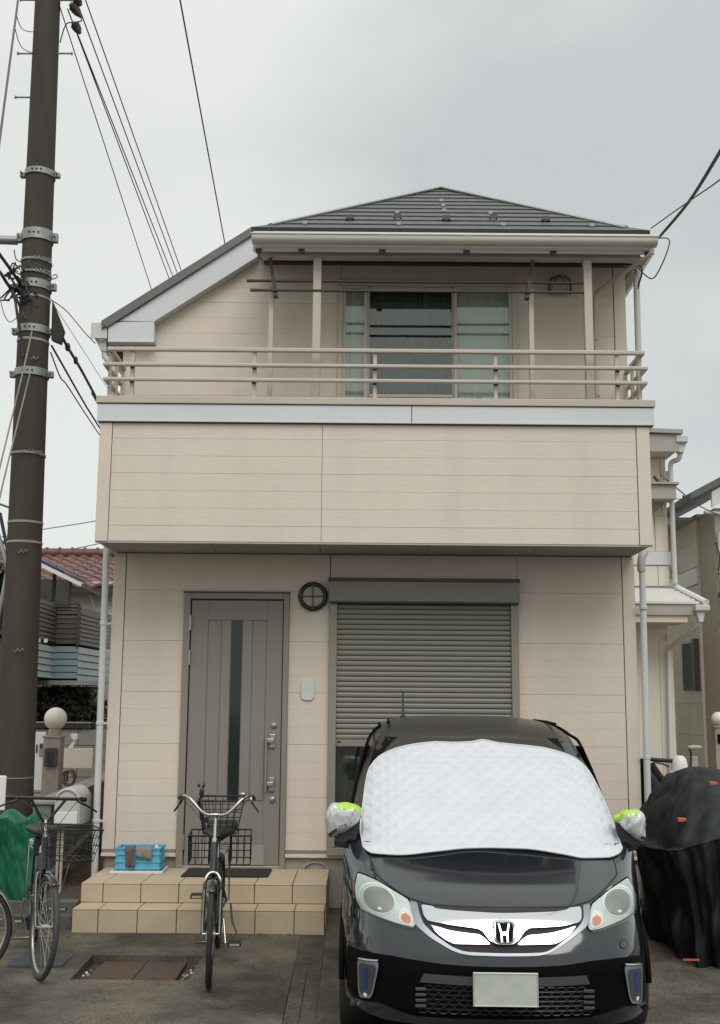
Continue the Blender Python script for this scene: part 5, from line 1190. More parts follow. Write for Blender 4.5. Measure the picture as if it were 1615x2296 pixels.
    # rear rack and stand
    rk = MB()
    for s in (-1, 1):
        rk.tube(curve_pts([(-.86, s * .05, .70), (-1.0, s * .065, .705), (-1.28, s * .065, .705), (-1.31, s * .045, .705), (-1.315, 0, .705)], 4), .006, 8)
        rk.tube([(-1.20, s * .065, .705), (-1.11, s * .072, WR)], .005, 8); rk.tube([(-1.02, s * .065, .705), (-1.10, s * .072, WR)], .005, 8)
    for k in range(3): rk.tube([(-1.0 - .11 * k, -.065, .705), (-1.0 - .11 * k, .065, .705)], .004, 6)
    obj('rear_rack', rk, style['rackmat'], root, smooth=60)
    obj('stand', MB().tube([(-1.10, .085, WR - .02), (-1.14, .10, .16), (-1.20, .16, .008), (-1.20, -.16, .008), (-1.14, -.10, .16), (-1.10, -.085, WR - .02)], .008, 8), M['bikesil'], root, smooth=60)
    def cage(nm, c, l, w, h, taper, X, m, nl=7, nw=5, nh=3, r=.0026):
        b = MB()
        def ringz(z):
            k = 1 - taper * (1 - z / h); x0, x1, y = -l / 2 * k, l / 2 * k, w / 2 * k
            return [c + Vector((x0, -y, z)), c + Vector((x1, -y, z)), c + Vector((x1, y, z)), c + Vector((x0, y, z))]
        for j in range(nh + 1): b.tube(ringz(h * j / nh), r * (2.2 if j == nh else 1.6 if j == 0 else 1), 6, True)
        lo, hi = ringz(0), ringz(h)
        for e in range(4):
            nn = nl if e in (0, 2) else nw
            for i in range(nn): 
                t = i / nn; b.tube([lo[e].lerp(lo[(e + 1) % 4], t), hi[e].lerp(hi[(e + 1) % 4], t)], r, 5)
        for i in range(1, nw): 
            t = i / nw; b.tube([lo[1].lerp(lo[2], t), lo[0].lerp(lo[3], t)], r, 5)
        return obj(nm, b.xf(X), m, root, smooth=60)
    if style.get('front_basket'):
        cage('basket', Vector((.09, .085, .775)), .28, .34, .20, .22, S, M['wire'], 5, 6, 4, .0024)
        obj('basket_stay', MB().tube([(-.02, .05, WR + .01), (.10, .09, .74)], .004, 6).tube([(-.02, -.05, WR + .01), (.10, -.09, .74)], .004, 6).xf(S), M['bikesil'], root)
    if style.get('rear_baskets'):
        bk = cage('rear_basket', Vector((-1.12, .0, .815)), .36, .335, .235, .28, I, M['wire'], 7, 6, 4, .0032)
        obj('bag', MB().box(-1.24, -1.0, -.10, .12, .825, .885), M['saddle'], bk, bev=.02)
        for s in (-1, 1):
            cage('side_basket', Vector((-1.12, s * .150, .60)), .34, .150, .205, .04, I, M['wire'], 6, 3, 4, .0032)
    if style.get('wing'): 
        obj('brake_arch', MB().tube(curve_pts([(-.115, .045, .585), (-.10, .052, .63), (-.12, .03, .675), (-.13, 0, .685), (-.12, -.03, .675), (-.10, -.052, .63), (-.115, -.045, .585)], 4), .011, 8).xf(S), M['bikesil'], root, smooth=60)
    return root
bk1 = bicycle('dark city bicycle facing the camera before the steps, silver swept handlebar and rear wire baskets', (-0.936, 7.775), math.atan2(-1.13, 0.078), 0.03, M['bikegrn'],
              dict(tyre=M['tyre'], guard=M['bikegrn'], fork=M['forksteel'], bar='swan', barmat=M['bikesil'], bell=True, mirror=True, rackmat=M['bikesil'], rear_baskets=True, wing=True, crank=-1.05))
bk2 = bicycle('bicycle with flat black V braced handlebar and wire front basket, beside the tiled steps', (-2.055, 7.93), math.atan2(-0.955, 0.30), 0.20, M['bikeblk'],
              dict(tyre=M['tyreg'], guard=M['bikeblk'], fork=M['forksteel'], bar='flat', barmat=M['black'], rackmat=M['bikesil'], front_basket=True, saddlebag=True, crank=0.4))
bk3 = bicycle('bicycle cut off by the left picture edge, only its chrome rear rack and stand showing', (-3.57, 7.40), math.atan2(-0.36, -0.93), -0.1, M['bikesil'],
              dict(tyre=M['tyre'], guard=M['bikesil'], fork=M['bikesil'], bar='flat', barmat=M['black'], rackmat=M['bikesil'], crank=0.2, fullguard=True))

# ================================================================ LEFT OF THE HOUSE
bp_ = box('blue_floor_plate', M['bluepaint'], None, -2.36, -1.99, 8.22, 8.62, gz(8.22) - 0.002, gz(8.62) + 0.004, bev=.003); props(bp_, 'faded blue plate lying flat on the yard behind the left bicycle wheel', 'plate')
# low curb and bare soil between yard and neighbour
kb = thing('concrete_curb', 'low concrete curb left of the tiled steps, bare soil behind it', 'curb', (-2.6, 9.6, 0))
box('curb_block', M['cmu'], kb, -3.6, -2.205, 9.50, 9.64, -0.05, 0.19, bev=.008)
box('curb_base', M['cmu'], kb, -3.6, -2.21, 9.40, 9.499, -0.05, 0.10, bev=.008)
b = MB().grid(lambda u, v: (-3.0 + .78 * u, 9.645 + 4.2 * v, .14 + .10 * v + .03 * math.sin(u * 9 + v * 21) * math.sin(v * 30)), 14, 40)
so = obj('soil_strip', b, M['soil'], None, smooth=180, fix=False); props(so, kind='structure')
# sloping retaining wall of the neighbour's drive
rw = thing('retaining_wall', 'grey concrete retaining wall with a sloping lip, between mailbox and house', 'wall', (-2.65, 10.5, 0))
obj('wall_face', MB().yz([(10.35, .30), (14.5, .86), (14.5, 1.0), (10.35, .86)], -2.80, -2.66), M['rwall'], rw)
obj('wall_lip', MB().yz([(10.33, .25), (14.5, .80), (14.5, .858), (10.33, .298)], -2.84, -2.61), M['rwall'], rw, bev=.006)
obj('wall_coping', MB().yz([(10.33, .862), (14.5, 1.002), (14.5, 1.03), (10.33, .89)], -2.83, -2.63), M['cmuL'], rw, bev=.006)
# raised yard wall in shade behind the bicycles
sw = thing('low_block_wall', 'dark block wall standing behind the left bicycles, below the green sheet', 'wall', (-3.2, 9.9, 0))
for j in range(2):
    for k in range(4):
        x0 = -4.2 + k * .395 - (.2 if j else 0); box('block', M['cmu'], sw, x0, min(-2.66, x0 + .388), 9.92, 10.07, -.04 + j * .195, .15 + j * .195, bev=.006)
# green tarpaulin over something upright
def tarp(u, v):
    x = -3.35 + .80 * u; top = .70 + .16 * u + .03 * math.sin(u * 13)
    if u > .93: top -= (u - .93) * 1.2
    if v < .72:
        z = .02 + (top - .02) * (v / .72); y = 9.57 + .02 * math.sin(u * 11 + 2 * v) - .06 * abs(noise.noise(Vector((u * 6, v * 1.6, 2.2)))) - .035 * abs(noise.noise(Vector((u * 13 + v * 5, v * 3 - u * 3, 5.1)))) - .012 * abs(noise.noise(Vector((u * 26, v * 9, 9.1))))
    else:
        t = (v - .72) / .28; z = top + .03 * math.sin(t * 3.1) + .02 * math.sin(u * 21); y = 9.58 + .26 * t
    return (x, y, z)
tp = obj('green_tarpaulin', MB().grid(tarp, 90, 60), M['green'], None, smooth=180, fix=False, solid=.006, at=(-2.95, 9.6, 0)); props(tp, 'creased bright green tarpaulin draped behind the bicycles at the left edge', 'tarpaulin')
# blank white sign at the picture edge
sg_ = thing('white_sign', 'small blank white sign board cut off by the left picture edge', 'sign', (-2.72, 8.95, 0))
box('sign_board', M['whitep'], sg_, -2.92, -2.645, 8.94, 8.955, .93, 1.185, bev=.01)
tube('sign_post', M['galv'], sg_, [(-2.80, 8.965, gz(8.96) - .05), (-2.80, 8.965, 1.15)], .012, 8)
# stuccoed pillar with globe lamp
gp = thing('gate_pillar', 'pinkish stucco gate pillar with a large round white globe lamp on top', 'gate pillar', (-3.2, 12.5, 0))
box('pillar_shaft', M['stucco'], gp, -3.305, -3.125, 12.41, 12.59, .20, 1.375, bev=.008)
box('pillar_cap', M['stucco'], gp, -3.315, -3.115, 12.40, 12.60, 1.376, 1.400, bev=.006)
obj('lamp_base', MB().lathe([(.070, 1.401), (.072, 1.445), (.060, 1.475)], (-3.212, 12.5, 0), 24), M['stucco'], gp, smooth=40)
obj('globe_lamp', MB().ball((-3.212, 12.5, 1.575), .118, 32, 20), M['globe'], gp, smooth=180)
ic = box('intercom', M['trimblk'], gp, -3.270, -3.150, 12.372, 12.409, 1.085, 1.270, bev=.008)
box('intercom_hood', M['greytrim'], ic, -3.276, -3.144, 12.362, 12.371, 1.090, 1.265, bev=.006)
box('intercom_speaker', M['dark'], ic, -3.245, -3.180, 12.356, 12.3615, 1.115, 1.235, bev=.003)
# mailbox on a thin post
mb = thing('mailbox', 'grey dome topped mailbox on a thin post in front of the globe lamp pillar', 'mailbox', (-2.48, 10.2, 0))
arch = [(-2.595, .70), (-2.375, .70), (-2.375, .905)] + [(-2.485 + .11 * math.cos(a), .905 + .11 * math.sin(a)) for a in [math.pi * k / 14 for k in range(1, 14)]] + [(-2.595, .905)]
obj('box_shell', MB().xz(arch, 10.20, 10.62), M['galvbox'], mb, bev=.008)
obj('box_face', MB().xz(scaled(arch, .90), 10.192, 10.1995), M['galvbox'], mb, bev=.004)
obj('face_ring', MB().tube([(-2.485 + .088 * math.cos(a), 10.188, .905 + .088 * math.sin(a)) for a in [math.pi * k / 16 for k in range(17)]], .005, 6), M['galv'], mb, smooth=60)
box('mail_flap', M['whitep'], mb, -2.582, -2.39, 10.176, 10.1915, .705, .815, bev=.004)
box('name_slot', M['soffit'], mb, -2.512, -2.456, 10.186, 10.1915, .935, .948)
for x in (-2.566, -2.532): box('box_post', M['alu'], mb, x - .010, x + .010, 10.28, 10.30, -.05, .699)
# white gate leaf beyond the pillar
gt_ = thing('white_gate', 'narrow white gate leaf with a black latch between pole and pillar', 'gate', (-3.5, 13.0, 0))
box('gate_leaf', M['whitep'], gt_, -3.66, -3.435, 12.98, 13.02, .80, 1.425, bev=.006)
box('gate_latch', M['dark'], gt_, -3.53, -3.515, 12.965, 12.979, 1.20, 1.29, bev=.003); box('gate_lock', M['galv'], gt_, -3.495, -3.452, 12.965, 12.979, 1.165, 1.305, bev=.004)
box('lock_slot', M['dark'], gt_, -3.485, -3.462, 12.958, 12.9645, 1.25, 1.295)
# neighbour's paved forecourt edge
fc = box('neighbour_forecourt', M['cmuL'], None, -12.0, -2.86, 12.2, 15.6, -.05, .62); props(fc, kind='structure')
# back block wall with beige planter board, spotlight and hose
bw = thing('garden_wall', 'tan concrete block wall behind the globe pillar, dark rail along its top', 'wall', (-4.2, 15.2, 0))
for j in range(4):
    for k in range(6):
        x0 = -5.35 + k * .40 - (.2 if j % 2 else 0)
        box('block', M['cmuL'], bw, x0, min(-3.02, x0 + .393), 15.0, 15.15, .63 + j * .197, .82 + j * .197, bev=.005)
box('wall_rail', M['black'], bw, -5.4, -3.42, 14.96, 15.05, 1.43, 1.495, bev=.005)
box('rail_top', M['galv'], bw, -5.4, -3.40, 14.95, 15.06, 1.496, 1.512)
pb = box('planter_board', M['trim'], None, -3.53, -3.135, 14.0, 14.05, .985, 1.215, bev=.006); props(pb, 'plain beige board standing out right of the globe lamp pillar', 'board')
sp = thing('spotlight', 'small white spotlight on a bent arm above the beige board', 'spotlight', (-3.37, 14.02, 1.216))
obj('spot_head', MB().prism([(-3.41, 13.98, 1.385), (-3.325, 13.98, 1.385), (-3.325, 13.98, 1.325), (-3.355, 13.98, 1.305), (-3.39, 13.98, 1.33)], [(-3.41, 14.06, 1.385), (-3.325, 14.06, 1.385), (-3.325, 14.06, 1.325), (-3.355, 14.06, 1.305), (-3.39, 14.06, 1.33)]), M['whitep'], sp, bev=.005)
obj('spot_arm', MB().prism([(-3.44, 14.0, 1.216), (-3.375, 14.0, 1.216), (-3.35, 14.0, 1.298), (-3.375, 14.0, 1.30)], [(-3.44, 14.03, 1.216), (-3.375, 14.03, 1.216), (-3.35, 14.03, 1.298), (-3.375, 14.03, 1.30)]), M['whitep'], sp, bev=.004)
hs = obj('garden_hose', MB().tube(curve_pts([(-3.40 + .075 * math.cos(a) * (1 - .01 * k), 13.9 + .006 * k, .875 + .085 * math.sin(a)) for k, a in enumerate([2.2 * math.pi * k / 14 for k in range(34)])], 2), .012, 8), M['hose'], None, smooth=60, at=(-3.4, 14.0, .9)); props(hs, 'dark purple coiled hose hanging under the beige board', 'hose')

# neighbour's house with louvred balcony
nb = thing('neighbour_house', 'neighbour house with dark louvred balcony above pale blue boards, left background', 'house', (-4.6, 17.6, 0))
def lap(nm, m, p0, p1, z0, z1, n, gap, t=.02, gapz=.0):
    """n horizontal boards between two plan points"""
    d = Vector((p1[0] - p0[0], p1[1] - p0[1], 0)); nrm = Vector((d.y, -d.x, 0)).normalized() * t; h = (z1 - z0) / n
    for k in range(n):
        a, c = z0 + k * h, z0 + (k + 1) * h - gap
        q = [(p0[0], p0[1], a), (p1[0], p1[1], a), (p1[0], p1[1], c), (p0[0], p0[1], c)]
        qq = [tuple(Vector(p) + nrm * (1.0 if i < 2 else .45)) for i, p in enumerate(q)]
        obj(nm, MB().prism(q, qq), m, nb)
A0, A1, A2, A3 = (-4.60, 16.1), (-4.60, 17.6), (-4.23, 17.6), (-4.10, 19.3)
obj('balcony_core', MB().box(-6.2, -4.625, 16.1, 17.66, 2.10, 3.15).box(-6.2, -4.26, 17.66, 19.3, 2.10, 3.15), M['dark'], nb)
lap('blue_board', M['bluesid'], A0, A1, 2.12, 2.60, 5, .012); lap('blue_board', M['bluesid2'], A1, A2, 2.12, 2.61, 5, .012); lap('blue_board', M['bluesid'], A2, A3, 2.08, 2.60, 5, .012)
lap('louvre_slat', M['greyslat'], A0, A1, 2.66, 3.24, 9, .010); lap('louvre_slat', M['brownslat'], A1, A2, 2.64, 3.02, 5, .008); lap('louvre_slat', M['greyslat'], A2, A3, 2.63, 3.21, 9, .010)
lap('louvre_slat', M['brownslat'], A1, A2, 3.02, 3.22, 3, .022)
box('louvre_post', M['brownslat'], nb, -4.66, -4.595, 17.52, 17.59, 2.10, 3.26); box('louvre_post', M['brownslat'], nb, -4.265, -4.225, 17.54, 17.59, 2.62, 3.24)
box('louvre_top', M['brownslat'], nb, -4.66, -4.22, 17.53, 17.60, 3.2205, 3.255)
for x in (-4.60, -4.5): box('white_vent', M['whitep'], nb, x + .01, x + .06, 16.6, 16.62, 2.60, 2.655)
box('ground_beam', M['galv'], nb, -6.2, -3.5, 17.40, 17.52, 2.02, 2.085)
box('shaded_wall', M['brick'], nb, -6.4, -3.3, 18.6, 18.75, 0, 2.02)
box('shaded_side', M['brick'], nb, -3.45, -3.3, 17.5, 18.6, 0, 2.0)
box('balcony_floor', M['dark'], nb, -6.2, -4.1, 17.53, 18.6, 2.03, 2.075)
box('balcony_back_post', M['brownslat'], nb, -4.76, -4.71, 17.9, 17.95, 3.2, 3.85)
box('upper_wall', M['plaster'], nb, -6.4, -4.85, 19.3, 19.5, 3.1, 3.8)
obj('wing_roof', MB().slab([(-5.9, 17.2, 4.30), (-4.22, 17.5, 3.50), (-4.30, 20.0, 3.50), (-5.9, 20.0, 4.30)], (0, 0, .05)), M['brownslat'], nb)
obj('wing_verge', MB().slab([(-5.92, 17.17, 4.30), (-4.20, 17.47, 3.49), (-4.20, 17.47, 3.55), (-5.92, 17.17, 4.37)], (0, -.03, 0)), M['whitep'], nb)
for k in range(3):
    a = Vector((-5.5 + k * .34, 17.6, 4.17 - k * .163)); obj('solar_panel', MB().slab([tuple(a), tuple(a + Vector((.32, 0, -.152))), tuple(a + Vector((.32, 1.4, -.152))), tuple(a + Vector((0, 1.4, 0)))], (0, 0, .05)), M['solar'], nb)
obj('shade_tree_mass', MB().ball((-5.6, 18.3, 1.0), .5, 12, 8, (1.2, .4, 1.3)), M['leaf'], nb) if False else None
# house with red tiled roof
rr_ = thing('red_roof_house', 'white walled house under a red tiled roof, seen above the louvred balcony', 'house', (-5.0, 21, 0))
box('house_wall', M['plaster'], rr_, -9.0, -3.9, 21.0, 26.0, 0, 3.95)
nrow, ncol = 9, 20
for j in range(nrow):
    t0, t1 = j / nrow, (j + 1.15) / nrow; b = MB()
    for i in range(ncol):
        x0 = -8.2 + i * .245
        pts0 = [(x0, 0), (x0 + .06, .045), (x0 + .13, .05), (x0 + .19, .015), (x0 + .243, 0)]
        y0, z0, y1, z1 = 20.7 + 3.0 * t0, 3.80 + .95 * t0, 20.7 + 3.0 * min(t1, 1), 3.80 + .95 * min(t1, 1)
        n5 = len(pts0)
        b.add([(p[0], y0, z0 + p[1] + .03) for p in pts0] + [(p[0], y1, z1 + p[1]) for p in pts0] + [(p[0], y0, z0 + p[1] - .01) for p in pts0],
              [(k, k + 1, n5 + k + 1, n5 + k) for k in range(n5 - 1)] + [(2 * n5 + k, 2 * n5 + k + 1, k + 1, k) for k in range(n5 - 1)])
    obj('tile_course', b, M['redtile'], rr_, smooth=40)
tube('ridge', M['redtile'], rr_, [(-8.4, 23.7, 4.82), (-3.3, 23.7, 4.82)], .10, 10)
for k in range(18): obj('ridge_tile', MB().lathe([(.115, -.02), (.115, .02)], (-8.0 + .26 * k, 23.7, 4.83), 12, 'x'), M['redtile'], rr_)
box('eave', M['brownslat'], rr_, -8.3, -3.3, 20.72, 20.78, 3.72, 3.80)
tube('rain_pipe', M['soffit'], rr_, [(-4.88, 20.8, 3.78), (-4.80, 20.9, 3.55), (-4.78, 20.95, 3.3), (-4.78, 20.95, 1.0)], .03, 8)
# terracotta house at the far left edge
oh = thing('terracotta_house', 'terracotta walled house with dark roof glimpsed left of the pole', 'house', (-5.6, 15.5, 0))
box('house_wall', M['orange'], oh, -8, -4.90, 15.8, 16.6, .6, 2.62)
obj('house_roof', MB().slab([(-8, 15.4, 2.95), (-4.85, 15.4, 2.66), (-4.85, 16.9, 2.66), (-8, 16.9, 2.95)], (0, 0, .07)), M['slate'], oh)
box('eave_board', M['galv'], oh, -8, -4.87, 15.38, 15.40, 2.60, 2.66)
# dark bushy crown above it
def crown(root, c, rad, nleaf, m, seed, size=.07):
    rc = random.Random(seed); b = MB()
    for _ in range(nleaf):
        a, t = rc.uniform(0, 6.283), math.acos(rc.uniform(-1, 1)); q = rc.uniform(.45, 1.0) ** .5
        p = Vector((c[0] + rad[0] * q * math.sin(t) * math.cos(a), c[1] + rad[1] * q * math.sin(t) * math.sin(a), c[2] + rad[2] * q * math.cos(t)))
        d = Vector((rc.uniform(-1, 1), rc.uniform(-1, 1), rc.uniform(-.6, .6))).normalized(); e = d.cross(Vector((0, 0, 1))).normalized() * size * rc.uniform(.5, 1); d *= size * rc.uniform(.8, 1.6)
        b.add([p - d, p + e * .6, p + d, p - e * .6], [(0, 1, 2, 3)])
    o = obj('crown', b, m, root, fix=False); return o
tr1 = thing('tree', 'dark bushy tree behind the terracotta house at the left edge', 'tree', (-6.5, 18.5, 0))
tube('trunk', M['brownslat'], tr1, [(-6.5, 18.5, .5), (-6.5, 18.5, 2.2), (-6.45, 18.5, 3.3)], [.12, .10, .05], 10)
crown(tr1, (-6.35, 18.6, 3.45), (.95, .8, .65), 2600, M['leaf'], 4)
tr2 = thing('shrub', 'dark shrub in the shade under the louvred balcony', 'shrub', (-4.6, 18.1, .6))
tube('stem', M['brownslat'], tr2, [(-4.6, 18.2, .6), (-4.6, 18.2, 1.3)], .03, 8)
crown(tr2, (-4.55, 18.15, 1.65), (.75, .3, .40), 1800, M['leaf'], 9, .05)
# antenna mast at the far left
am = thing('radio_mast', 'pale lattice of slanting struts rising at the far left edge', 'mast', (-5.1, 15.9, 2.7))
tube('strut', M['galv'], am, [(-5.088, 16, 4.176), (-4.879, 16, 3.583)], .035, 8); tube('strut', M['cable'], am, [(-5.037, 16, 4.366), (-4.846, 16, 3.646)], .025, 8); tube('mast_foot', M['galv'], am, [(-4.879, 16, 3.583), (-5.0, 16.0, 2.72)], .03, 8); tube('strut', M['cableg'], am, [(-5.083, 16, 4.505), (-4.79, 16, 4.4)], .015, 8)

# ================================================================ RIGHT OF THE HOUSE
n1 = thing('cream_neighbour_house', 'cream panelled house close behind the right wall, white lower roof', 'house', (3.4, 14.0, 0))
box('house_wall', M['nbwall'], n1, 2.9, 3.765, 14.02, 20, 2.95, 4.80)
box('lower_wall', M['nbwall'], n1, 2.9, 3.72, 14.02, 20, 0.0, 2.949)
for x0, x1, z0, z1 in ((2.9, 3.40, 3.20, 3.445), (3.405, 3.62, 3.20, 3.445), (3.625, 3.75, 3.20, 3.445)): box('wall_panel', M['nbwall'], n1, x0 + .004, x1, 14.0, 14.0195, z0, z1)
for x0, x1, z0, z1 in ((2.9, 3.60, 3.62, 4.06), (3.605, 3.755, 3.62, 4.06), (2.9, 3.69, 4.065, 4.77), (3.695, 3.755, 4.065, 4.77)): box('wall_panel', M['nbwall'], n1, x0 + .004, x1, 14.0, 14.0195, z0, z1)
box('white_band', M['fascia'], n1, 2.9, 3.785, 13.985, 14.0195, 3.455, 3.615, bev=.004)
for x0, x1 in ((2.9, 3.60), (3.604, 3.715)): box('wall_panel', M['nbwall'], n1, x0, x1, 14.0, 14.0195, .05, 2.55)
box('corner_trim', M['trim'], n1, 3.70, 3.765, 13.988, 14.05, .05, 2.62)
box('corner_trim', M['whitep'], n1, 3.735, 3.790, 13.982, 14.05, 4.30, 4.62)
box('grey_bay', M['soffit'], n1, 2.9, 3.80, 13.70, 13.98, 4.22, 4.39, bev=.004); box('bay_top', M['soffit'], n1, 2.9, 3.83, 13.66, 13.99, 4.395, 4.42)
obj('bay_bracket', MB().prism([(3.45, 13.9, 4.22), (3.72, 13.9, 4.22), (3.45, 13.9, 3.95)], [(3.45, 13.97, 4.22), (3.72, 13.97, 4.22), (3.45, 13.97, 3.95)]), M['stucco'], n1)
box('eave_soffit', M['nbwall'], n1, 2.9, 3.80, 13.72, 14.6, 4.80, 4.875); box('eave_fascia', M['soffit'], n1, 2.9, 3.86, 13.70, 13.719, 4.80, 5.02, bev=.004)
box('upper_gutter', M['pvc'], n1, 3.82, 3.965, 13.68, 20, 4.915, 5.0, bev=.01)
obj('gutter_outlet', MB().prism([(3.83, 13.72, 4.914), (3.95, 13.72, 4.914), (3.92, 13.72, 4.80), (3.86, 13.72, 4.80)], [(3.83, 13.84, 4.914), (3.95, 13.84, 4.914), (3.92, 13.84, 4.80), (3.86, 13.84, 4.80)]), M['pvc'], n1)
tube('downpipe', M['pvc'], n1, curve_pts([(3.89, 13.78, 4.80), (3.87, 13.80, 4.73), (3.80, 13.86, 4.70), (3.79, 13.88, 4.62)], 4) + [(3.795, 13.88, 3.22)], .030, 12)
obj('house_roof', MB().slab([(2.9, 13.66, 5.05), (3.90, 13.66, 5.02), (3.90, 20, 5.02), (2.9, 20, 5.30)], (0, 0, .05)), M['ridge'], n1)
# lower pent roof of white metal sheets
for k in range(6):
    t0, t1 = k / 6, (k + 1) / 6; y0, y1 = 13.38 + .60 * t0, 13.38 + .60 * t1; z0, z1 = 2.93 + .235 * t0, 2.93 + .235 * t1
    xr0, xr1 = 3.93 - .15 * t0, 3.93 - .15 * t1
    obj('roof_sheet', MB().prism([(2.75, y0, z0), (xr0, y0, z0), (xr1, y1, z1 - .002), (2.75, y1, z1 - .002)], [(2.75, y0, z0 + .028), (xr0, y0, z0 + .028), (xr1, y1, z1 + .006), (2.75, y1, z1 + .006)]), M['whiteroof'], n1)
tube('roof_hip', M['whiteroof'], n1, [(4.0, 13.36, 2.95), (3.80, 14.0, 3.21)], .048, 8, flat=.7)
box('pent_fascia', M['soffit'], n1, 2.75, 3.90, 13.40, 13.43, 2.80, 2.925, bev=.004); box('pent_soffit', M['trim'], n1, 2.75, 3.80, 13.431, 14.02, 2.72, 2.80)
box('pent_gutter', M['pvc'], n1, 3.86, 4.03, 13.30, 16.5, 2.845, 2.915, bev=.012)
obj('hopper', MB().prism([(3.88, 13.34, 2.844), (3.98, 13.34, 2.844), (3.955, 13.34, 2.72), (3.91, 13.34, 2.72)], [(3.88, 13.44, 2.844), (3.98, 13.44, 2.844), (3.955, 13.44, 2.72), (3.91, 13.44, 2.72)]), M['pvc'], n1)
tube('downpipe', M['pvc'], n1, curve_pts([(3.93, 13.40, 2.72), (3.90, 13.45, 2.66), (3.72, 13.90, 2.46), (3.70, 13.94, 2.40)], 4) + [(3.665, 13.94, .05)], .026, 12)
tube('wall_bracket', M['bracket'], n1, [(3.587, 13.9, 4.535), (3.666, 13.9, 4.441)], .02, 6)
# olive house further right
n2 = thing('olive_neighbour_house', 'olive grey house with a dark tiled eave at the right picture edge', 'house', (5.0, 17.0, 0))
XW = 5.0
box('side_wall', M['nbwall2'], n2, XW, 9.0, 17.0, 24.0, 0, 4.6)
for z0, z1 in ((.9, 1.36), (1.365, 1.82), (1.825, 2.28), (2.285, 2.74), (2.745, 3.20), (3.205, 3.55), (3.82, 4.2), (4.205, 4.55)):
    for y0, y1 in ((17.0, 18.9), (18.905, 21.5)): box('wall_board', M['nbwall2'], n2, XW - .016, XW - .0005, y0, y1, z0, z1)
box('pale_band', M['fascia'], n2, XW - .03, XW - .0005, 17.0, 22, 3.56, 3.80, bev=.004)
box('front_wall', M['brick'], n2, XW + .02, 9.0, 16.2, 16.995, 0, 4.55)
obj('roof', MB().slab([(4.62, 15.9, 4.62), (4.62, 24, 4.62), (7.2, 24, 6.0), (7.2, 15.9, 6.0)], (-.02, 0, .09)), M['slate'], n2)
box('eave_board', M['soffit'], n2, 4.66, 4.70, 16.95, 24, 4.48, 4.615); box('eave_soffit', M['soffit'], n2, 4.701, XW, 16.95, 24, 4.50, 4.54)
obj('bargeboard', MB().prism([(4.92, 15.95, 4.52), (6.6, 15.95, 5.42), (6.6, 15.95, 5.66), (4.92, 15.95, 4.74)], [(4.92, 15.99, 4.52), (6.6, 15.99, 5.42), (6.6, 15.99, 5.66), (4.92, 15.99, 4.74)]), M['fascia'], n2)
tube('eave_gutter', M['soffit'], n2, [(4.80, 15.94, 4.44), (5.6, 15.94, 4.38)], .032, 10)
for k in range(9):
    for dx in (0, .06): box('snow_guard', M['trimblk'], n2, 4.70 + dx * .3, 4.72 + dx * .3, 16.6 + k * .62 + dx, 16.63 + k * .62 + dx, 4.74, 4.81)
wv = box('narrow_window', M['dcurtain'], n2, XW - .03, XW - .017, 17.18, 17.95, 2.02, 2.72)
box('window_trim', M['bracket'], n2, XW - .10, XW - .017, 17.08, 17.175, 2.00, 2.76)
obj('vent_hood', MB().ball((XW - .03, 18.2, 3.95), .10, 14, 8, (.8, .8, 1.2)), M['nbwall2'], n2, smooth=180)
tube('rain_pipe', M['pvc'], n2, [(5.06, 16.15, 4.2), (5.07, 16.13, 2.9), (5.07, 16.13, 0)], .032, 10)
mt = MB()
for k in range(7): mt.tube(curve_pts([(XW + .02 + .03 * k, 16.17, 4.05 - .1 * (k % 3)), (XW + .05 + .02 * k, 16.12, 3.85), (XW + .03 + .03 * ((k * 3) % 5), 16.14, 3.65 - .06 * (k % 4))], 4), .014, 6)
o = obj('meter_cables', mt, M['bracket'], n2, smooth=60)
aw = obj('door_awning', MB().prism([(5.02, 15.5, 3.30), (5.9, 15.5, 3.05), (5.9, 16.19, 3.05), (5.02, 16.19, 3.30)], [(5.02, 15.5, 3.345), (5.9, 15.5, 3.095), (5.9, 16.19, 3.095), (5.02, 16.19, 3.345)]), M['bracket'], n2)
box('awning_side', M['bluesid'], n2, 5.03, 5.06, 15.6, 16.19, 2.76, 3.28)
# far pillar with globe
g2 = thing('lamp_pillar', 'slim grey gate pillar with a small white globe lamp at the right edge', 'gate pillar', (4.65, 15.2, 0))
box('pillar_shaft', M['plinth'], g2, 4.575, 4.725, 15.12, 15.28, 0, 1.50, bev=.006); box('pillar_cap', M['plinth'], g2, 4.56, 4.74, 15.105, 15.295, 1.501, 1.525, bev=.004)
obj('globe_lamp', MB().ball((4.648, 15.2, 1.615), .088, 28, 18), M['globe'], g2, smooth=180); obj('lamp_base', MB().lathe([(.05, 1.526), (.055, 1.55)], (4.648, 15.2, 0), 16), M['plinth'], g2)
box('pillar_plate', M['trimblk'], g2, 4.60, 4.69, 15.108, 15.119, 1.30, 1.42, bev=.004)
g3 = box('pale_gatepost', M['nbwall'], None, 4.80, 4.92, 15.1, 15.25, 0, 1.46, bev=.006); props(g3, 'plain pale gatepost right of the slim globe lamp pillar', 'gatepost')

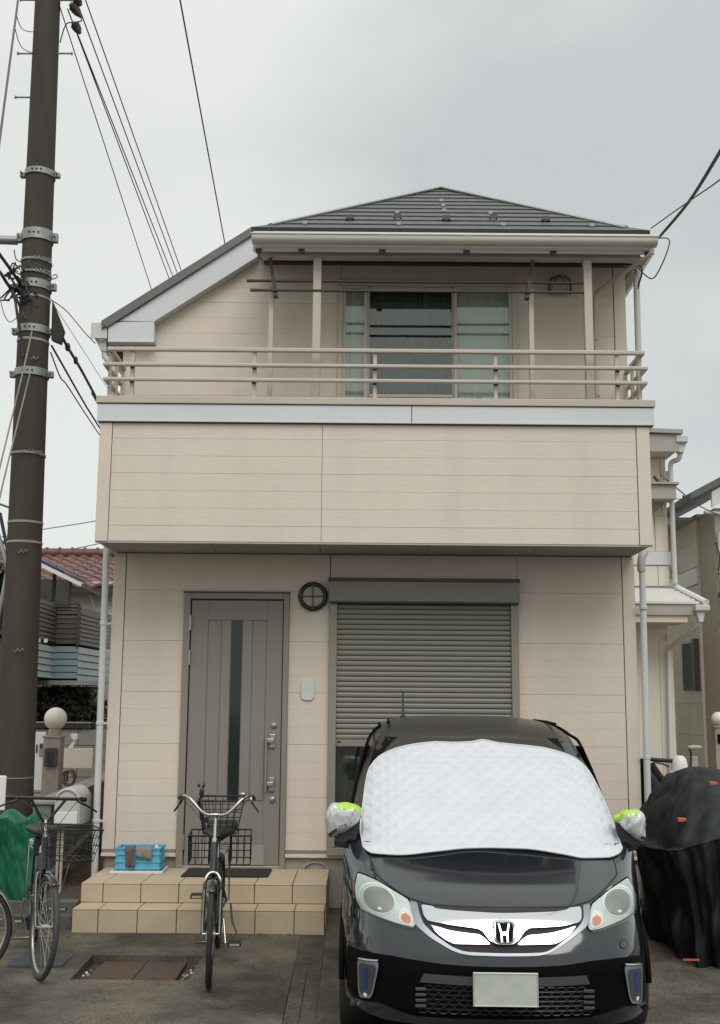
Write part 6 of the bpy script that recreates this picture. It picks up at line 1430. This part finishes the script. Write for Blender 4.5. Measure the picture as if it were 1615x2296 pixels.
# ---- motorcycle under a black cover
def covered(u, v):
    a = 2 * math.pi * u; c, s = math.cos(a), math.sin(a)
    # outline radii by height: hem, skirt, handlebar bulge, top ridge
    zs_ = [-.11, .0, .15, .35, .55, .72, .84, .88, .98, 1.10, 1.20, 1.27, 1.29]
    wx = [.36, .38, .41, .44, .48, .51, .53, .47, .40, .32, .22, .12, .01]
    wy = [.70, .72, .76, .80, .84, .86, .86, .78, .68, .52, .34, .16, .01]
    k = v * (len(zs_) - 1); i = min(int(k), len(zs_) - 2); t = k - i
    f = lambda l: l[i] + (l[i + 1] - l[i]) * t
    z, rx_, ry_ = f(zs_), f(wx), f(wy)
    low = max(0, .60 - v) / .6
    fold = 1 + low * (.075 * math.sin(11 * a + 1.3 + 1.2 * v) + .06 * math.sin(19 * a + 4 * v + 1) + .03 * math.sin(37 * a)) + .05 * math.sin(6 * a + 5 * v) * (1 - low) * (1 - v) * 1.6 + .018 * math.sin(13 * a - 9 * v)
    x = 2.66 + rx_ * math.copysign(abs(c) ** .75, c) * fold - .10 * max(0, v - .55) ** 1.0 * 2.0; y = 9.0 + ry_ * math.copysign(abs(s) ** .8, s) * fold
    p = Vector((x * 2.2, y * 2.2, z * 1.1)); w = noise.noise(p * 1.3) * .05 + (abs(noise.noise(p * 2.6 + Vector((3, 1, 7)))) - .2) * .075 + (abs(noise.noise(Vector((x * 9, y * 9, z * 2.5)))) - .2) * .035
    w *= min(1, (1 - v) * 6) * (1.15 if v < .5 else .85); z += .16 * (x - 2.66) * max(0, 1 - abs(v - .56) / .4); x += c * w; y += s * w; z += .4 * w * (1 if v > .5 else 0)
    return (x, y, z + .05 * math.sin(3 * a + .5) * max(0, 1 - abs(2 * v - 1.1) * 1.6) - .035 * math.sin(2 * a) * max(0, .5 - abs(v - .55)))
mc = thing('covered_motorcycle', 'motorcycle under a black fabric cover with orange buckles, right of the car', 'motorcycle', (2.66, 9.0, 0))
n_u, n_v = 220, 80
full = MB().grid(covered, n_u, n_v, True)
# the skirt below the seam and the top above it
lowf = [f for k, f in enumerate(full.f) if k // n_u < 40]; topf = [f for k, f in enumerate(full.f) if k // n_u >= 40]
b1 = MB(); b1.v = list(full.v); b1.f = lowf; b2 = MB(); b2.v = list(full.v); b2.f = topf
obj('cover_skirt', b1, M['coverblk'], mc, smooth=180, fix=False, solid=.004); obj('cover_top', b2, M['cover'], mc, smooth=180, fix=False, solid=.004)
seam = [covered(k / 160, .5) for k in range(160)]
obj('cover_seam', MB().tube(seam, .008, 6, True), M['cover'], mc, smooth=180)
for px, nm in (((2.244, 8.3, 0.96), 'buckle'), ((2.57, 8.62, 1.188), 'buckle')):
    obj(nm, MB().box(px[0] - .022, px[0] + .022, px[1] - .022, px[1] + .012, px[2] - .014, px[2] + .014).box(px[0] + .0225, px[0] + .040, px[1] - .012, px[1] + .010, px[2] - .009, px[2] + .011), M['orangetag'], mc, bev=.005)
q = Vector((2.259, 8.22, 0.05)); obj('reflective_strip', MB().box(q.x - .055, q.x + .055, q.y - .004, q.y + .002, q.z - .006, q.z + .006), M['orangetag'], mc)
for y in (8.55, 9.5):
    w_ = obj('wheel', MB().tube([(2.66, y + .26 * math.cos(a), .28 + .26 * math.sin(a)) for a in [2 * math.pi * k / 28 for k in range(28)]], .05, 10, True), M['tyre'], mc, smooth=180)
# second cover peeking behind it
def cov2(u, v):
    x = 2.82 + .42 * u; ztop = 1.25 - .52 * u - .1 * u * (1 - u)
    return (x, 11.5 + .5 * v + .03 * math.sin(u * 9), .2 + (ztop - .2) * (1 - (2 * v - 1) ** 4))
m2 = thing('covered_scooter', 'low vehicle under a black cover tucked behind the right downpipe', 'scooter', (3.0, 11.7, 0))
obj('cover_sheet', MB().grid(cov2, 20, 16), M['cover'], m2, smooth=180, fix=False, solid=.006)
obj('cover_hem', MB().tube([(2.84 + .40 * u, 11.49, 1.20 - .52 * u - .1 * u * (1 - u)) for u in lin(0, 1, 10)], .035, 8), M['coverblk'], m2, smooth=60)
# moped with a white helmet box
mp_ = thing('moped', 'moped with a white helmet shaped box and dark handlebar behind the covers', 'moped', (3.55, 12.9, 0))
obj('top_box', MB().lathe([(.002, .16), (.045, .155), (.075, .125), (.088, .065), (.092, .0), (.002, -.001)], (3.47, 12.8, 1.075), 20), M['whitep'], mp_, smooth=60)
obj('leg_shield', MB().ball((3.47, 12.9, .85), .16, 14, 10, (.8, .6, 1.3)), M['stucco'], mp_, smooth=180)
tube('handlebar', M['black'], mp_, [(3.10, 12.7, 1.20), (3.22, 12.75, 1.185), (3.40, 12.8, 1.175)], .022, 8)
tube('brake_lever', M['black'], mp_, [(3.16, 12.66, 1.165), (3.25, 12.64, 1.15), (3.32, 12.66, 1.12)], .010, 6)
tube('mirror_stalk', M['bracket'], mp_, [(3.62, 12.9, 1.05), (3.63, 12.9, 1.25), (3.60, 12.85, 1.30)], .012, 6)
obj('mirror', MB().ball((3.66, 12.85, 1.32), .05, 12, 8, (1.7, .5, .5)), M['soffit'], mp_, smooth=180)
obj('bar_bracket', MB().box(3.62, 3.72, 12.95, 13.0, .6, 1.22), M['soffit'], mp_, bev=.01)
for x in (3.47,):
    for y in (12.5, 13.6): obj('wheel', MB().tube([(x, y + .22 * math.cos(a), .24 + .22 * math.sin(a)) for a in [2 * math.pi * k / 24 for k in range(24)]], .045, 8, True), M['tyre'], mp_, smooth=180)
# teal crate and small brown box behind the car's right side
tc_ = thing('teal_crate', 'teal slatted crate on the ground behind the right mirror of the car', 'crate', (2.50, 9.9, 0))
for k in range(3): box('crate_slat', M['teal'], tc_, 2.36, 2.66, 9.80, 9.815, .30 + k * .05, .335 + k * .05, bev=.003)
box('crate_body', M['teal'], tc_, 2.37, 2.65, 9.816, 10.05, .0, .44, bev=.004)
